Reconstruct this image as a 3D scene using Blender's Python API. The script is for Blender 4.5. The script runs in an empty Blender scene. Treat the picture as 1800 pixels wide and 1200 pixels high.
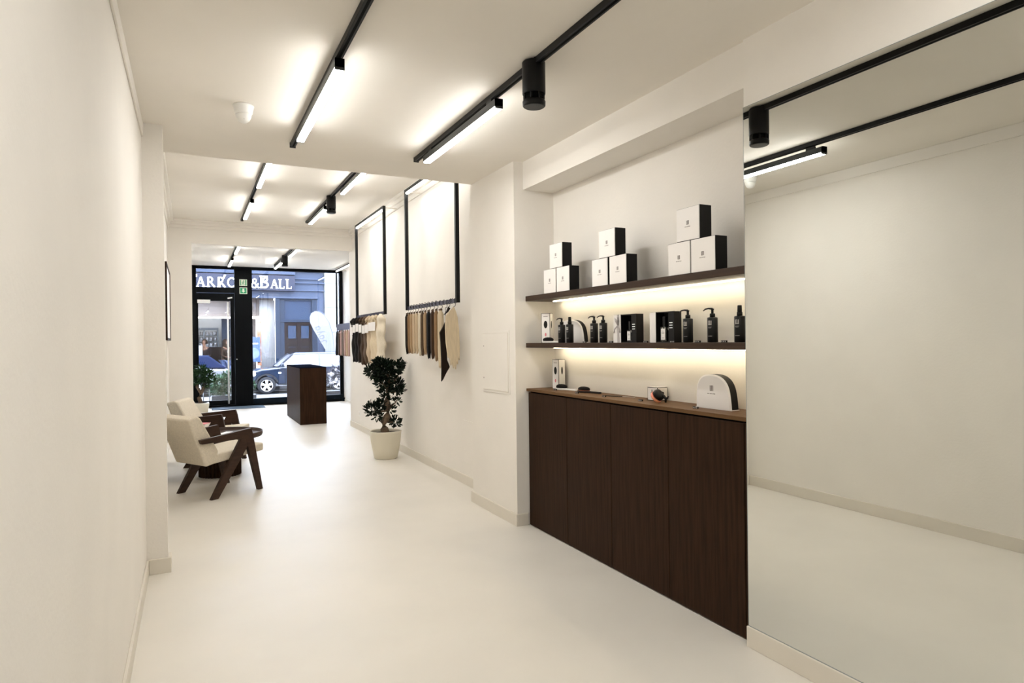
import bpy, bmesh, math, random
from mathutils import Vector, Matrix
R = math.radians
sc = bpy.context.scene
C = sc.collection

# ---------------------------------------------------------------- camera
cam = bpy.data.cameras.new('camera'); cam.sensor_width = 36; cam.lens = 22.68
cam.clip_start = 0.05; cam.clip_end = 200
cam_ob = bpy.data.objects.new('camera', cam); C.objects.link(cam_ob); sc.camera = cam_ob
yaw, pitch, roll = R(26.51), R(-0.133), R(-0.677)
cf = Vector((math.sin(yaw)*math.cos(pitch), math.cos(yaw)*math.cos(pitch), math.sin(pitch)))
cr = Vector((math.cos(yaw), -math.sin(yaw), 0)); cu = cr.cross(cf)
cr2 = cr*math.cos(roll) + cu*math.sin(roll); cu2 = cu*math.cos(roll) - cr*math.sin(roll)
mw = Matrix((cr2, cu2, -cf)).transposed().to_4x4(); mw.translation = (0, 0, 1.5)
cam_ob.matrix_world = mw

# ---------------------------------------------------------------- world, sun, exposure
w = bpy.data.worlds.new('world'); sc.world = w; w.use_nodes = True
bgn = w.node_tree.nodes['Background']
bgn.inputs[0].default_value = (0.70, 0.81, 1.0, 1); bgn.inputs[1].default_value = 11.0
sc.view_settings.view_transform = 'Standard'; sc.view_settings.look = 'None'
sc.view_settings.exposure = 1.38; sc.view_settings.gamma = 1.0
sc.view_settings.use_curve_mapping = False
LED = 27.0            # ceiling lamp diffusers
STRIP = 12.0          # shelf strips
try:
    sc.cycles.max_bounces = 10; sc.cycles.diffuse_bounces = 6; sc.cycles.glossy_bounces = 6
    sc.cycles.transparent_max_bounces = 12; sc.cycles.transmission_bounces = 6
except Exception: pass

# ---------------------------------------------------------------- materials
def mat(name, col, rough=0.6, metal=0.0, noise=0.0, nscale=8, bump=0.0, bscale=80, stretch=None, col2=None, spec=0.5, emit=None, es=0, sheen=0):
    m = bpy.data.materials.new(name); m.use_nodes = True
    nt = m.node_tree; b = nt.nodes['Principled BSDF']
    b.inputs['Base Color'].default_value = (*col, 1); b.inputs['Roughness'].default_value = rough
    b.inputs['Metallic'].default_value = metal; b.inputs['Specular IOR Level'].default_value = spec
    if emit: b.inputs['Emission Color'].default_value = (*emit, 1); b.inputs['Emission Strength'].default_value = es
    tc = nt.nodes.new('ShaderNodeTexCoord'); mp = nt.nodes.new('ShaderNodeMapping')
    nt.links.new(tc.outputs['Object'], mp.inputs[0])
    if stretch: mp.inputs['Scale'].default_value = stretch
    if noise or col2:
        n = nt.nodes.new('ShaderNodeTexNoise'); n.inputs['Scale'].default_value = nscale; n.inputs['Detail'].default_value = 4
        nt.links.new(mp.outputs[0], n.inputs[0])
        mx = nt.nodes.new('ShaderNodeMixRGB')
        c2 = col2 if col2 else tuple(max(0, c*(1-noise)) for c in col)
        mx.inputs[1].default_value = (*col, 1); mx.inputs[2].default_value = (*c2, 1)
        rmp = nt.nodes.new('ShaderNodeMapRange'); rmp.inputs[1].default_value = .35; rmp.inputs[2].default_value = .65
        nt.links.new(n.outputs[0], rmp.inputs[0]); nt.links.new(rmp.outputs[0], mx.inputs[0])
        nt.links.new(mx.outputs[0], b.inputs['Base Color'])
    if bump:
        n2 = nt.nodes.new('ShaderNodeTexNoise'); n2.inputs['Scale'].default_value = bscale; n2.inputs['Detail'].default_value = 3
        nt.links.new(mp.outputs[0], n2.inputs[0])
        bp = nt.nodes.new('ShaderNodeBump'); bp.inputs['Strength'].default_value = bump; bp.inputs['Distance'].default_value = .01
        nt.links.new(n2.outputs[0], bp.inputs['Height']); nt.links.new(bp.outputs[0], b.inputs['Normal'])
    return m
def emitter(name, col, s):
    m = bpy.data.materials.new(name); m.use_nodes = True; nt = m.node_tree; nt.nodes.clear()
    e = nt.nodes.new('ShaderNodeEmission'); e.inputs[0].default_value = (*col, 1); e.inputs[1].default_value = s
    o = nt.nodes.new('ShaderNodeOutputMaterial'); nt.links.new(e.outputs[0], o.inputs[0]); return m
def glass(name, tint=(1, 1, 1), ior=1.5, glo=1.0):
    m = bpy.data.materials.new(name); m.use_nodes = True; nt = m.node_tree; nt.nodes.clear()
    t = nt.nodes.new('ShaderNodeBsdfTransparent'); t.inputs[0].default_value = (*tint, 1)
    g = nt.nodes.new('ShaderNodeBsdfGlossy'); g.inputs['Roughness'].default_value = 0.0; g.inputs[0].default_value = (glo, glo, glo, 1)
    f = nt.nodes.new('ShaderNodeFresnel'); f.inputs[0].default_value = ior
    mx = nt.nodes.new('ShaderNodeMixShader'); o = nt.nodes.new('ShaderNodeOutputMaterial')
    nt.links.new(f.outputs[0], mx.inputs[0]); nt.links.new(t.outputs[0], mx.inputs[1]); nt.links.new(g.outputs[0], mx.inputs[2])
    nt.links.new(mx.outputs[0], o.inputs[0]); return m

M = {}
M['wall'] = mat('wall_plaster', (.815, .78, .725), .8, noise=.03, nscale=2.5, bump=.08, bscale=60)
M['ceil'] = mat('ceiling_plaster', (.81, .77, .705), .85, noise=.03, nscale=2)
M['floor'] = mat('microcement_floor', (.735, .70, .635), .42, noise=.05, nscale=1.6, bump=.03, bscale=30, spec=.4)
M['base'] = mat('baseboard_paint', (.71, .665, .585), .6, noise=.02)
M['wood'] = mat('dark_stained_oak', (0.02, 0.0085, 0.0036), .5, nscale=9, col2=(0.034, 0.0155, 0.007), stretch=(6, 6, .35), bump=.05, bscale=30, spec=0.08)
M['woodlit'] = mat('worktop_oak_lit', (.10, .050, .019), .5, nscale=9, col2=(.135, .07, .028), stretch=(6, .35, 6), spec=.15)  # same wood as the cabinets, light on the top painted in as paler brown
M['shelf'] = mat('shelf_oak', (.028, .0135, .0065), .5, nscale=9, col2=(.044, .022, .011), stretch=(6, .35, 6), spec=0.25)
M['chairwood'] = mat('walnut_stain', (.026, .0105, .005), .45, nscale=10, col2=(.042, .018, .009), stretch=(1, 5, 5), spec=0.3)
M['black'] = mat('black_metal', (0.0042, 0.0042, 0.00455), .45, noise=.2, nscale=30, spec=0.25)
M['blackgap'] = mat('black_shadow_gap', (0.0018, 0.0018, 0.0018), .8, noise=.2, spec=0.1)
M['darkrail'] = mat('dark_violet_rail', (.045, .04, .075), .4, noise=.2, nscale=20)
M['housing'] = mat('lamp_housing', (0.025, 0.0275, 0.0275), .4, noise=.1, nscale=20, spec=0.3)
M['led'] = emitter('led_diffuser', (1.0, .985, .955), LED)
M['ledf'] = emitter('frame_led', (1.0, .985, .96), 7)
M['strip'] = emitter('shelf_led_strip', (1.0, .86, .61), STRIP)
M['white'] = mat('white_plastic', (.82, .81, .78), .35, noise=.02)
M['paper'] = mat('white_carton', (.84, .81, .78), .5, noise=.02, nscale=5)
M['ink'] = mat('grey_ink', (.17, .14, .13), .5, noise=.1)
M['silver'] = mat('silver_ink', (.5, .48, .46), .35, noise=.1)
M['boxblack'] = mat('black_carton', (0.0048, 0.0044, 0.0044), .5, noise=.2, nscale=30, spec=0.25)
M['bottle'] = mat('matt_black_bottle', (0.0056, 0.0056, 0.0056), .35, noise=.1, nscale=20, spec=0.3)
M['mirror'] = mat('mirror_silver', (.76, .775, .75), .0, metal=1.0)
M['mirroredge'] = mat('mirror_edge', (.30, .33, .33), .2, noise=.1)
M['cream'] = mat('boucle_fabric', (.72, .65, .53), .95, noise=.1, nscale=60, bump=.6, bscale=160)
M['pot'] = mat('cream_pot', (.70, .65, .53), .45, noise=.04, nscale=4)
M['soil'] = mat('soil', (.05, .035, .025), .9, noise=.4, nscale=60, bump=.6)
M['bark'] = mat('bark', (.17, .115, .075), .85, noise=.35, nscale=25, bump=.5, bscale=50)
M['leafd'] = mat('dark_leaf', (0.0084, 0.0182, 0.0098), .35, noise=.5, nscale=20, spec=0.2)
M['leafm'] = mat('mid_leaf', (0.0245, 0.07, 0.021), .4, noise=.5, nscale=20, spec=0.3)
M['leafb'] = mat('bright_leaf', (0.02264, 0.08085, 0.03234), .45, noise=.5, nscale=12, spec=0.15)
M['leafp'] = mat('purple_grey_leaf', (0.03234, 0.03234, 0.05174), .45, noise=.5, nscale=12)
M['petal'] = mat('white_petal', (0.6545, 0.6391, 0.6545), .5, noise=.05)
M['frameblk'] = mat('storefront_black', (0.00294, 0.00392, 0.0049), .35, noise=.2, nscale=6, spec=0.08)
M['framenavy'] = mat('storefront_navy', (0.0049, 0.0098, 0.01575), .35, noise=.2, nscale=6, spec=0.08)
M['glass'] = glass('storefront_glass')
M['shopglass'] = glass('shop_window_glass', (1, 1, 1), 1.22)
M['steel'] = mat('brushed_steel', (.72, .72, .72), .35, metal=.6, noise=.05)
M['green'] = mat('exit_green', (.01, .30, .12), .5, noise=.05)
M['gwhite'] = mat('exit_cream', (.75, .80, .66), .5, noise=.05)
M['mat'] = mat('door_mat', (.10, .15, .22), .9, noise=.3, nscale=80, bump=.4)
M['blue'] = mat('facade_blue_grey', (0.02088, 0.02764, 0.04512), .55, noise=.08, nscale=2, spec=0.08)
M['blued'] = mat('facade_deep_blue', (0.006648, 0.0113, 0.02127), .5, noise=.1, nscale=2, spec=0.08)
M['signgrey'] = mat('sign_board', (0.01216, 0.01363, 0.02283), .5, noise=.06, nscale=2, spec=0.08)
M['lettering'] = mat('white_lettering', (.92, .92, .92), .4, noise=.02)
M['maroon'] = mat('maroon_door', (0.004109, 0.002091, 0.00284), .45, noise=.2, nscale=8, spec=0.05)
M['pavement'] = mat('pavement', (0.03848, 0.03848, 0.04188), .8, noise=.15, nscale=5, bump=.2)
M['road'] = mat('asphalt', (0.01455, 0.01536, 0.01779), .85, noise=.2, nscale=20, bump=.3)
M['planter'] = mat('zinc_planter', (0.02749, 0.03234, 0.04366), .6, noise=.1, nscale=5)
M['winglass'] = mat('dark_window', (0.0126, 0.021, 0.0378), .05, noise=.1, spec=0.3)
M['shopwall'] = mat('shop_wall', (0.2948, 0.3112, 0.3276), .7, noise=.04)
M['shopbeige'] = mat('shop_bulkhead', (0.0819, 0.06615, 0.05825), .7, noise=.15, nscale=4)
M['shopshelf'] = mat('shop_shelving', (0.072, 0.09, 0.1125), .5, noise=.1)
M['shopstrip'] = emitter('shop_strip_light', (1, .97, .93), 6)
M['orange'] = mat('orange_print', (0.2194, 0.06435, 0.01462), .6, noise=.5, nscale=5, col2=(0.234, 0.1755, 0.1316))
M['poster'] = mat('blue_poster', (0.02048, 0.05119, 0.1229), .5, noise=.1)
M['posterdisc'] = mat('pale_blue_print', (0.1229, 0.1638, 0.2281), .5, noise=.3, nscale=4)
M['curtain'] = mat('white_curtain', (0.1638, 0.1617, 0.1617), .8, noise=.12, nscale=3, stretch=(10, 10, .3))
M['carpaint'] = mat('black_car_paint', (0.006, 0.011, 0.0225), .12, noise=.1, spec=0.5)
M['carwhite'] = mat('silver_car_paint', (0.09509, 0.09509, 0.1046), .15, noise=.03, spec=.8)
M['softtop'] = mat('blue_soft_top', (0.00185, 0.004624, 0.01765), .8, noise=.15, nscale=30, spec=0.05)
M['carglass'] = mat('car_glass', (0.1056, 0.1056, 0.12), .03, noise=.1, spec=0.35)
M['tyre'] = mat('tyre_rubber', (0.007, 0.007, 0.0085), .8, noise=.2, spec=0.3)
M['alloy'] = mat('alloy_wheel', (.75, .75, .78), .3, metal=.5, noise=.05)
M['lamp'] = mat('headlamp', (.8, .82, .85), .1, noise=.05, spec=1)
M['amber'] = mat('amber_lens', (.8, .25, .05), .3, noise=.1)
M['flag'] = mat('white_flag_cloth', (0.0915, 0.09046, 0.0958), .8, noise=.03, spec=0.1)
M['flagink'] = mat('pale_blue_ink', (0.05445, 0.05742, 0.07128), .7, noise=.05, spec=0.1)
M['pink'] = mat('pink_cover', (.75, .22, .26), .4, noise=.15)
M['magimg'] = mat('brown_photo_print', (.45, .24, .14), .4, col2=(.65, .5, .45), nscale=30)
M['clear'] = glass('perfume_glass', (.75, .76, .75), 1.6)
M['ribbon'] = mat('grey_ribbon', (.50, .46, .45), .4, noise=.1)
M['bristle'] = mat('black_bristle', (0.0072, 0.0054, 0.0054), .8, noise=.4, nscale=120, bump=.8, bscale=300, spec=0.2)
M['brushrim'] = mat('orange_brown_rim', (.28, .08, .03), .4, noise=.1)
M['coral'] = mat('coral_plastic', (.9, .20, .22), .35, col2=(.95, .45, .2), nscale=6)
M['skin'] = mat('skin', (0.09009, 0.04865, 0.03243), .6, noise=.05, spec=0.05)
M['hairbrown'] = mat('brown_hair', (0.0144, 0.0072, 0.00432), .6, noise=.4, nscale=30, spec=0.05)
M['coat'] = mat('dark_coat', (0.0084, 0.006, 0.0072), .8, noise=.2, spec=0.02)
M['jeans'] = mat('blue_jeans', (.03, .05, .12), .8, noise=.2)
M['brick'] = mat('red_brick', (.10, .035, .02), .85, noise=.3, nscale=12)
M['desktop'] = mat('navy_desk_top', (.008, .011, .022), .9, noise=.1, spec=0)
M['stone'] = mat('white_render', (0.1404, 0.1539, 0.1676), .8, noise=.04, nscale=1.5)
M['tin'] = mat('paint_tin', (0.2475, 0.252, 0.27), .4, noise=.2, nscale=10)
def hairmat(name, c, amt=.45):
    return mat(name, c, .65, noise=amt, nscale=22, stretch=(14, 14, .5), bump=.35, bscale=90, spec=.15)
H = dict(
 black=hairmat('hair_black', (.006, .005, .0045)), dark=hairmat('hair_dark_brown', (.018, .010, .006)),
 brown=hairmat('hair_brown', (.07, .036, .018)), ash=hairmat('hair_ash_brown', (.14, .09, .055)),
 caramel=hairmat('hair_caramel', (.33, .20, .10), .4), honey=hairmat('hair_honey', (.48, .33, .19), .3),
 sand=hairmat('hair_sand', (.64, .50, .34), .28), blond=hairmat('hair_blond', (.72, .60, .42), .22),
 pale=hairmat('hair_pale_blond', (.80, .71, .56), .18), rose=hairmat('hair_rose_brown', (.38, .22, .16), .35))

# ---------------------------------------------------------------- mesh builder
class MB:
    def __init__(s): s.v = []; s.f = []; s.sm = []
    def add(s, vs, fs, smooth=False):
        n = len(s.v); s.v += [tuple(v) for v in vs]; s.f += [tuple(i+n for i in f) for f in fs]; s.sm += [smooth]*len(fs); return s
    def box(s, x0, x1, y0, y1, z0, z1):
        if x0 > x1: x0, x1 = x1, x0
        if y0 > y1: y0, y1 = y1, y0
        if z0 > z1: z0, z1 = z1, z0
        vs = [(x, y, z) for z in (z0, z1) for y in (y0, y1) for x in (x0, x1)]
        return s.add(vs, [(0, 2, 3, 1), (4, 5, 7, 6), (0, 1, 5, 4), (2, 6, 7, 3), (0, 4, 6, 2), (1, 3, 7, 5)])
    def prism(s, poly, a0, a1, axis='y'):
        # poly = 2D points; axis y: (x,z), axis x: (y,z), axis z: (x,y)
        def P(p, a): return {'y': (p[0], a, p[1]), 'x': (a, p[0], p[1]), 'z': (p[0], p[1], a)}[axis]
        n = len(poly); vs = [P(p, a0) for p in poly] + [P(p, a1) for p in poly]
        fs = [tuple(range(n)), tuple(range(2*n-1, n-1, -1))] + [(i, i+n, (i+1) % n+n, (i+1) % n) for i in range(n)]
        return s.add(vs, fs)
    def lathe(s, prof, c=(0, 0, 0), n=24, axis='z', sx=1, sy=1, smooth=True, cap=True):
        vs = []; 
        for r, h in prof:
            for i in range(n):
                a = 2*math.pi*i/n; p = (r*math.cos(a)*sx, r*math.sin(a)*sy, h)
                if axis == 'y': p = (p[0], p[2], p[1])
                if axis == 'x': p = (p[2], p[0], p[1])
                vs.append((c[0]+p[0], c[1]+p[1], c[2]+p[2]))
        fs = [(j*n+i, j*n+(i+1) % n, (j+1)*n+(i+1) % n, (j+1)*n+i) for j in range(len(prof)-1) for i in range(n)]
        s.add(vs, fs, smooth)
        if cap:
            k = len(s.v)-len(vs)
            s.f.append(tuple(k+i for i in range(n))[::-1]); s.sm.append(False)
            s.f.append(tuple(k+(len(prof)-1)*n+i for i in range(n))); s.sm.append(False)
        return s
    def tube(s, pts, r, n=8, smooth=True):
        pts = [Vector(p) for p in pts]; rs = r if isinstance(r, (list, tuple)) else [r]*len(pts)
        vs = []; up = Vector((0, 0, 1))
        for i, p in enumerate(pts):
            d = (pts[min(i+1, len(pts)-1)]-pts[max(i-1, 0)]).normalized()
            a = d.cross(up); a = d.cross(Vector((1, 0, 0))) if a.length < .1 else a
            a.normalize(); b = d.cross(a)
            for k in range(n):
                t = 2*math.pi*k/n; q = p+rs[i]*(a*math.cos(t)+b*math.sin(t)); vs.append(tuple(q))
        L = len(pts)
        fs = [(j*n+i, j*n+(i+1) % n, (j+1)*n+(i+1) % n, (j+1)*n+i) for j in range(L-1) for i in range(n)]
        fs += [tuple(range(n))[::-1], tuple((L-1)*n+i for i in range(n))]
        return s.add(vs, fs, smooth)
    def bar(s, p, q, wdt, dep, nrm=(0, 0, 1)):
        p = Vector(p); q = Vector(q); d = (q-p).normalized(); nn = Vector(nrm)
        a = d.cross(nn).normalized()*wdt/2; b = nn.normalized()*dep/2
        vs = [p-a-b, p+a-b, p+a+b, p-a+b, q-a-b, q+a-b, q+a+b, q-a+b]
        return s.add(vs, [(0, 1, 2, 3), (7, 6, 5, 4), (0, 4, 5, 1), (1, 5, 6, 2), (2, 6, 7, 3), (3, 7, 4, 0)])
    def xf(s, m):
        s.v = [tuple(m @ Vector(v)) for v in s.v]; return s
    def build(s, name, m, parent=None, bevel=0, seg=2, loc=None):
        me = bpy.data.meshes.new(name); me.from_pydata(s.v, [], s.f); me.validate()
        if len(me.polygons) == len(s.sm):
            for p, q in zip(me.polygons, s.sm): p.use_smooth = q
        bm = bmesh.new(); bm.from_mesh(me); bmesh.ops.recalc_face_normals(bm, faces=bm.faces); bm.to_mesh(me); bm.free()
        me.materials.append(m)
        o = bpy.data.objects.new(name, me); C.objects.link(o)
        if parent: o.parent = parent
        if loc: o.location = loc
        if bevel:
            bv = o.modifiers.new('bevel', 'BEVEL'); bv.width = bevel; bv.segments = seg; bv.limit_method = 'ANGLE'; bv.angle_limit = R(40)
        return o
def tag(o, label=None, cat=None, group=None, kind=None):
    if label: o['label'] = label
    if cat: o['category'] = cat
    if group: o['group'] = group
    if kind: o['kind'] = kind
    return o
def thing(name, loc, label, cat, rz=0, group=None):
    o = bpy.data.objects.new(name, None); o.empty_display_size = .1; C.objects.link(o)
    o.location = loc; o.rotation_euler = (0, 0, rz); return tag(o, label, cat, group)
def struct(name, mb, m, bevel=0): return tag(mb.build(name, m, bevel=bevel), kind='structure')
def copy_tree(o, parent=None):
    c = o.copy(); C.objects.link(c)
    if parent: c.parent = parent
    for ch in list(o.children): copy_tree(ch, c)
    return c
def dup(o, loc, label, rz=None):
    c = copy_tree(o); c.location = loc; c['label'] = label
    if rz is not None: c.rotation_euler = (0, 0, rz)
    return c
def box(*a): return MB().box(*a)

# ================================================================ SETTING
XL, XR, ZC, YE = -.27, 2.415, 2.94, 5.50       # near room: left wall, right wall, ceiling, end of low ceiling
XR2, ZM, YP = 2.56, 3.45, 11.38                # middle room
XR3, ZF, YS = 3.50, 3.32, 16.70                # front room
XLM = -.30
struct('floor', box(-.65, 4.0, -3.2, 16.9, -.12, 0), M['floor'])
cb = MB(); cb.box(-.5, 2.9, -3.1, YE, ZC, ZM+.1)
struct('ceiling', cb, M['ceil'])
struct('ceiling', box(-.5, 2.9, YE, YP+.1, ZM, ZM+.1), M['ceil'])
struct('ceiling', box(-.5, 3.8, YP+.1, 16.95, ZF, ZF+.23), M['ceil'])
struct('wall_left', box(XL-.1, XL, -3.1, 4.82, 0, ZC), M['wall'])
struct('wall_back', box(XL, 2.9, -3.1, -3.0, 0, ZC), M['wall'])
struct('wall_left', box(XL-.1, -.147, 4.82, 4.93, 0, ZC), M['wall'])            # projecting pier
lw = MB(); lw.box(XLM-.2, XLM, 4.93, YP, 0, ZM); struct('wall_left', lw, M['wall'])
# right wall: mirror wall, fascia over the niche, niche back, column, long wall
rw = MB(); rw.box(XR, XR+.35, -3.1, 2.295, 0, ZC)
struct('wall_right', rw, M['wall'])
struct('wall_right', box(2.43, 2.75, 2.295, 4.64, 2.715, ZC), M['wall'])        # fascia and soffit
struct('wall_right', box(2.712, 2.80, 2.295, 4.64, 0, 2.715), M['wall'])        # back of the niche
struct('wall_right', box(2.345, 2.80, 4.64, 5.545, 0, ZC), M['wall'])
struct('wall_right', box(XR2, XR2+.24, 5.545, YP+.1, 0, ZM), M['wall'])
# partition with the wide opening to the front room
pw = MB(); pw.box(XLM, .035, YP, YP+.15, 0, ZM+.05).box(.035, XR2, YP, YP+.15, 3.09, ZM+.05)
struct('wall_front', pw, M['wall'])
struct('wall_front', box(XR2+.0, 3.7, YP+.1, YP+.25, 0, ZF), M['wall'])
struct('wall_left', box(-.5, -.35, YP+.15, 16.9, 0, ZF), M['wall'])
struct('wall_front', box(-.35, XLM, YP, YP+.15, 0, ZF+.2), M['wall'])
struct('wall_right', box(XR3, XR3+.15, YP+.2, 16.9, 0, ZF), M['wall'])
# outer wall above and beside the shopfront
ow = MB(); ow.box(-3, 7, 16.62, 16.95, ZF, 4.2).box(-3, .02, 16.66, 16.9, -.3, ZF).box(XR3, 7, 16.66, 16.9, -.3, ZF)
struct('wall_front', ow, M['brick'])
# crown mouldings
cm = MB(); cm.box(XL, XL+.012, -3, 4.82, ZC-.09, ZC); struct('trim_1', cm, M['wall'], .004)
def crown(mb, x0, x1, y0, y1, dx, dy):
    for d, h0, h1 in ((.02, .13, .0), (.045, .085, .0), (.075, .045, 0)):
        mb.box(x0 if dx <= 0 else x0, x1, y0, y1, 0, 0)
cr_ = MB()
for d, h in ((.02, .15), (.05, .09), (.09, .045)):
    cr_.box(XLM, XLM+d, 4.95, YP, ZM-h, ZM)
struct('trim_2', cr_, M['wall'], .006)
cr_ = MB()
for d, h in ((.02, .15), (.05, .09), (.08, .045)):
    cr_.box(XR2-d, XR2, 5.545, YP, ZM-h, ZM)
struct('trim_3', cr_, M['wall'], .006)
cr_ = MB()
for d, h in ((.02, .13), (.05, .08), (.08, .04)):
    cr_.box(XLM, XR2, YP-d, YP, ZM-h, ZM)
struct('trim_4', cr_, M['wall'], .006)
# baseboards
BH = .098
def baseb(name, *bx):
    m = MB()
    for b in bx: m.box(*b)
    struct(name, m, M['base'], .003)
baseb('baseboard_left', (XL, XL+.014, -3, 4.80, 0, BH), (XL+.014, -.127, 4.80, 4.82, 0, BH), (-.147, -.127, 4.82, 4.93, 0, BH), (XLM, XLM+.014, 4.93, YP, 0, BH))
baseb('baseboard_right', (XR-.014, XR, -3, 2.30, 0, .10))
baseb('baseboard_right', (2.330, 2.345, 4.625, 5.56, 0, BH), (2.345, 2.44, 4.625, 4.64, 0, BH))
baseb('baseboard_right', (XR2-.014, XR2, 5.56, YP+.0, 0, BH))
baseb('baseboard_front', (XLM, .035, YP-.014, YP, 0, BH), (.035, .049, YP-.014, YP+.15, 0, BH), (XR2-.014, XR2, YP, YP+.25, 0, BH))
baseb('baseboard_right', (XR3-.014, XR3, YP+.25, 16.6, 0, .06))

# ---------------------------------------------------------------- shopfront (door, window, glazing bars)
YF0, YF1 = 16.62, 16.72
f = MB()
f.box(.03, .14, YF0, YF1, 0, 3.31); f.box(.03, 3.48, YF0, YF1, 3.25, 3.32)
f.box(.14, .95, YF0, YF1, 2.69, 2.82); f.box(.14, 3.48, YF0-.03, YF1, 0, .05)
f.box(3.405, 3.48, YF0, YF1, 0, 3.31)
f.box(.95, 1.34, YF0-.02, YF1, 0, 3.31)
d1 = tag(f.build('window_1', M['frameblk'], bevel=.004), kind='structure')
box(.14, .95, YF0+.04, YF0+.05, 2.82, 3.25).build('pane', M['glass'], d1)
box(1.34, 3.405, YF0+.04, YF0+.05, .17, 3.25).build('pane', M['glass'], d1)
box(1.34, 3.48, YF0-.02, YF1, .0, .17).build('sill', M['framenavy'], d1, .004)
box(3.43, 3.52, YF0-.09, YF0-.02, .0, .09).build('floor_bracket', M['framenavy'], d1, .006)
box(.96, 1.33, YF0-.035, YF0-.02, .02, 3.24).build('black_panel', M['frameblk'], d1, .004)
box(1.135, 1.142, YF0-.038, YF0-.034, .05, 3.2).build('panel_joint', M['blackgap'], d1)
dr = MB(); dr.box(.14, .175, YF0+.01, YF1-.01, .02, 2.68).box(.86, .945, YF0+.01, YF1-.01, .02, 2.68).box(.175, .86, YF0+.01, YF1-.01, 2.50, 2.68).box(.175, .86, YF0+.01, YF1-.01, .02, .16)
d2 = tag(dr.build('door_1', M['frameblk'], bevel=.004), kind='structure')
box(.175, .86, YF0+.04, YF0+.05, .16, 2.50).build('pane', M['glass'], d2)
h = MB(); h.tube([(.80, YF0-.07, .08), (.80, YF0-.07, 2.47)], .019, 12)
for z in (.35, 1.3, 2.3): h.tube([(.80, YF0-.07, z), (.80, YF0+.02, z)], .008, 6)
h.build('pull_handle', M['white'], d2)
cl = MB(); cl.box(.155, .43, YF0-.05, YF0+.01, 2.44, 2.52); cl.build('door_closer', M['white'], d2, .006)
cl = MB(); cl.bar((.80, YF0-.03, 2.56), (.90, YF0-.03, 2.58), .03, .02, (0, 1, 0)); cl.build('closer_arm', M['white'], d2)
MB().lathe([(.014, 0), (.014, .02)], (.985, YF0-.055, 1.12), 12, 'y').build('lock', M['steel'], d2)

# ================================================================ OPPOSITE STREET
struct('ground', box(-8, 14, 16.9, 21.6, -.3, -.12), M['pavement'])
struct('ground', box(-8, 14, 21.6, 25.5, -.42, -.27), M['road'])
struct('ground', box(-8, 14, 25.5, 27.0, -.3, -.12), M['pavement'])

bd = thing('shop_building', (2, 27, -.12), 'blue-grey painted shopfront building with cornice across the street', 'building')
bd.location = (0, 0, 0)
b = MB()
b.box(-6, 4.9, 27.0, 27.3, 3.32, 5.4)                        # upper wall / fascia backing
b.box(-6, -.9, 27.0, 27.3, -.12, 3.32)
b.box(1.45, 2.0, 26.98, 27.3, -.12, 3.32)
b.box(4.62, 4.9, 26.98, 27.3, -.12, 3.32)
b.build('wall', M['blue'], bd)
b = MB()
for z0, z1, d in ((4.18, 4.30, .26), (4.34, 4.40, .16), (4.52, 4.6, .2), (3.25, 3.33, .12)): b.box(-6, 4.92 if z0 > 4.3 else (4.66 if z0 < 3.5 else 3.76), 27.0-d, 27.02, z0, z1)
for z in (3.56, 3.86, 4.02): b.box(3.76, 4.92, 26.92, 27.02, z, z+.05)
b.build('cornice', M['blue'], bd, .01)
fr = MB(); fr.box(3.03, 3.19, 26.93, 27.15, -.12, 3.25).box(4.42, 4.62, 26.96, 27.15, -.12, 3.25).box(3.19, 4.42, 26.97, 27.12, 2.31, 2.42).box(3.19, 4.42, 27.0, 27.12, 3.17, 3.28).box(3.19, 3.36, 26.99, 27.1, -.12, 3.2)
fr.build('door_surround', M['blued'], bd, .008)
tw = box(3.36, 4.42, 27.05, 27.09, 2.42, 3.17).build('transom_window', M['winglass'], bd)
dm = MB(); dm.box(3.36, 4.42, 27.05, 27.12, -.12, 2.31).box(3.36, 3.45, 27.005, 27.05, -.12, 2.31).box(4.33, 4.42, 27.005, 27.05, -.12, 2.31).box(3.84, 3.94, 27.005, 27.05, -.12, 2.31)
for xa, xb in ((3.452, 3.838), (3.942, 4.328)):
    for za, zb in ((2.22, 2.305), (1.40, 1.62), (.62, .74)): dm.box(xa, xb, 27.012, 27.05, za, zb)
dw = dm.build('double_door', M['maroon'], bd)
for x in (3.50, 4.00): box(x, x+.30, 27.02, 27.045, 1.66, 2.17).build('door_pane', M['winglass'], dw)
for x in (3.5, 4.0): box(x, x+.3, 27.02, 27.03, 1.30, 1.33).build('panel_moulding', M['blued'], dw)
MB().lathe([(.03, 0), (.035, .03), (.02, .05)], (3.89, 26.95, 1.0), 12, 'y').build('door_knob', M['steel'], dw)
# interior of the opposite shop, seen through its window
it = MB(); it.box(-.95, 1.6, 30.4, 30.5, -.12, 3.3).box(-1.0, -.9, 27.3, 30.5, -.12, 3.3).box(-.95, 3.1, 27.3, 30.5, 3.3, 3.4).box(1.55, 1.6, 28.6, 30.4, -.12, 3.3).box(-.95, 3.1, 27.3, 30.5, -.14, -.12)
it.build('shop_interior', M['shopwall'], bd)
box(-.9, 3.03, 27.55, 27.6, 2.56, 3.3).build('bulkhead', M['shopbeige'], bd)
box(2.0, 2.42, 28.3, 28.34, -.12, 2.56).build('beige_panel', M['shopbeige'], bd)
box(-.9, 3.03, 27.42, 27.50, 2.47, 2.53).build('strip_light', M['shopstrip'], bd)
box(-.6, 1.3, 29.0, 29.6, 3.2, 3.28).build('ceiling_light', M['shopstrip'], bd)
box(1.14, 1.45, 28.2, 28.6, -.12, 2.5).build('blue_panel', M['blued'], bd)
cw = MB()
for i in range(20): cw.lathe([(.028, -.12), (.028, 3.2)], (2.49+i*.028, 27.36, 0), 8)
cw.build('curtain', M['curtain'], bd)
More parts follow.
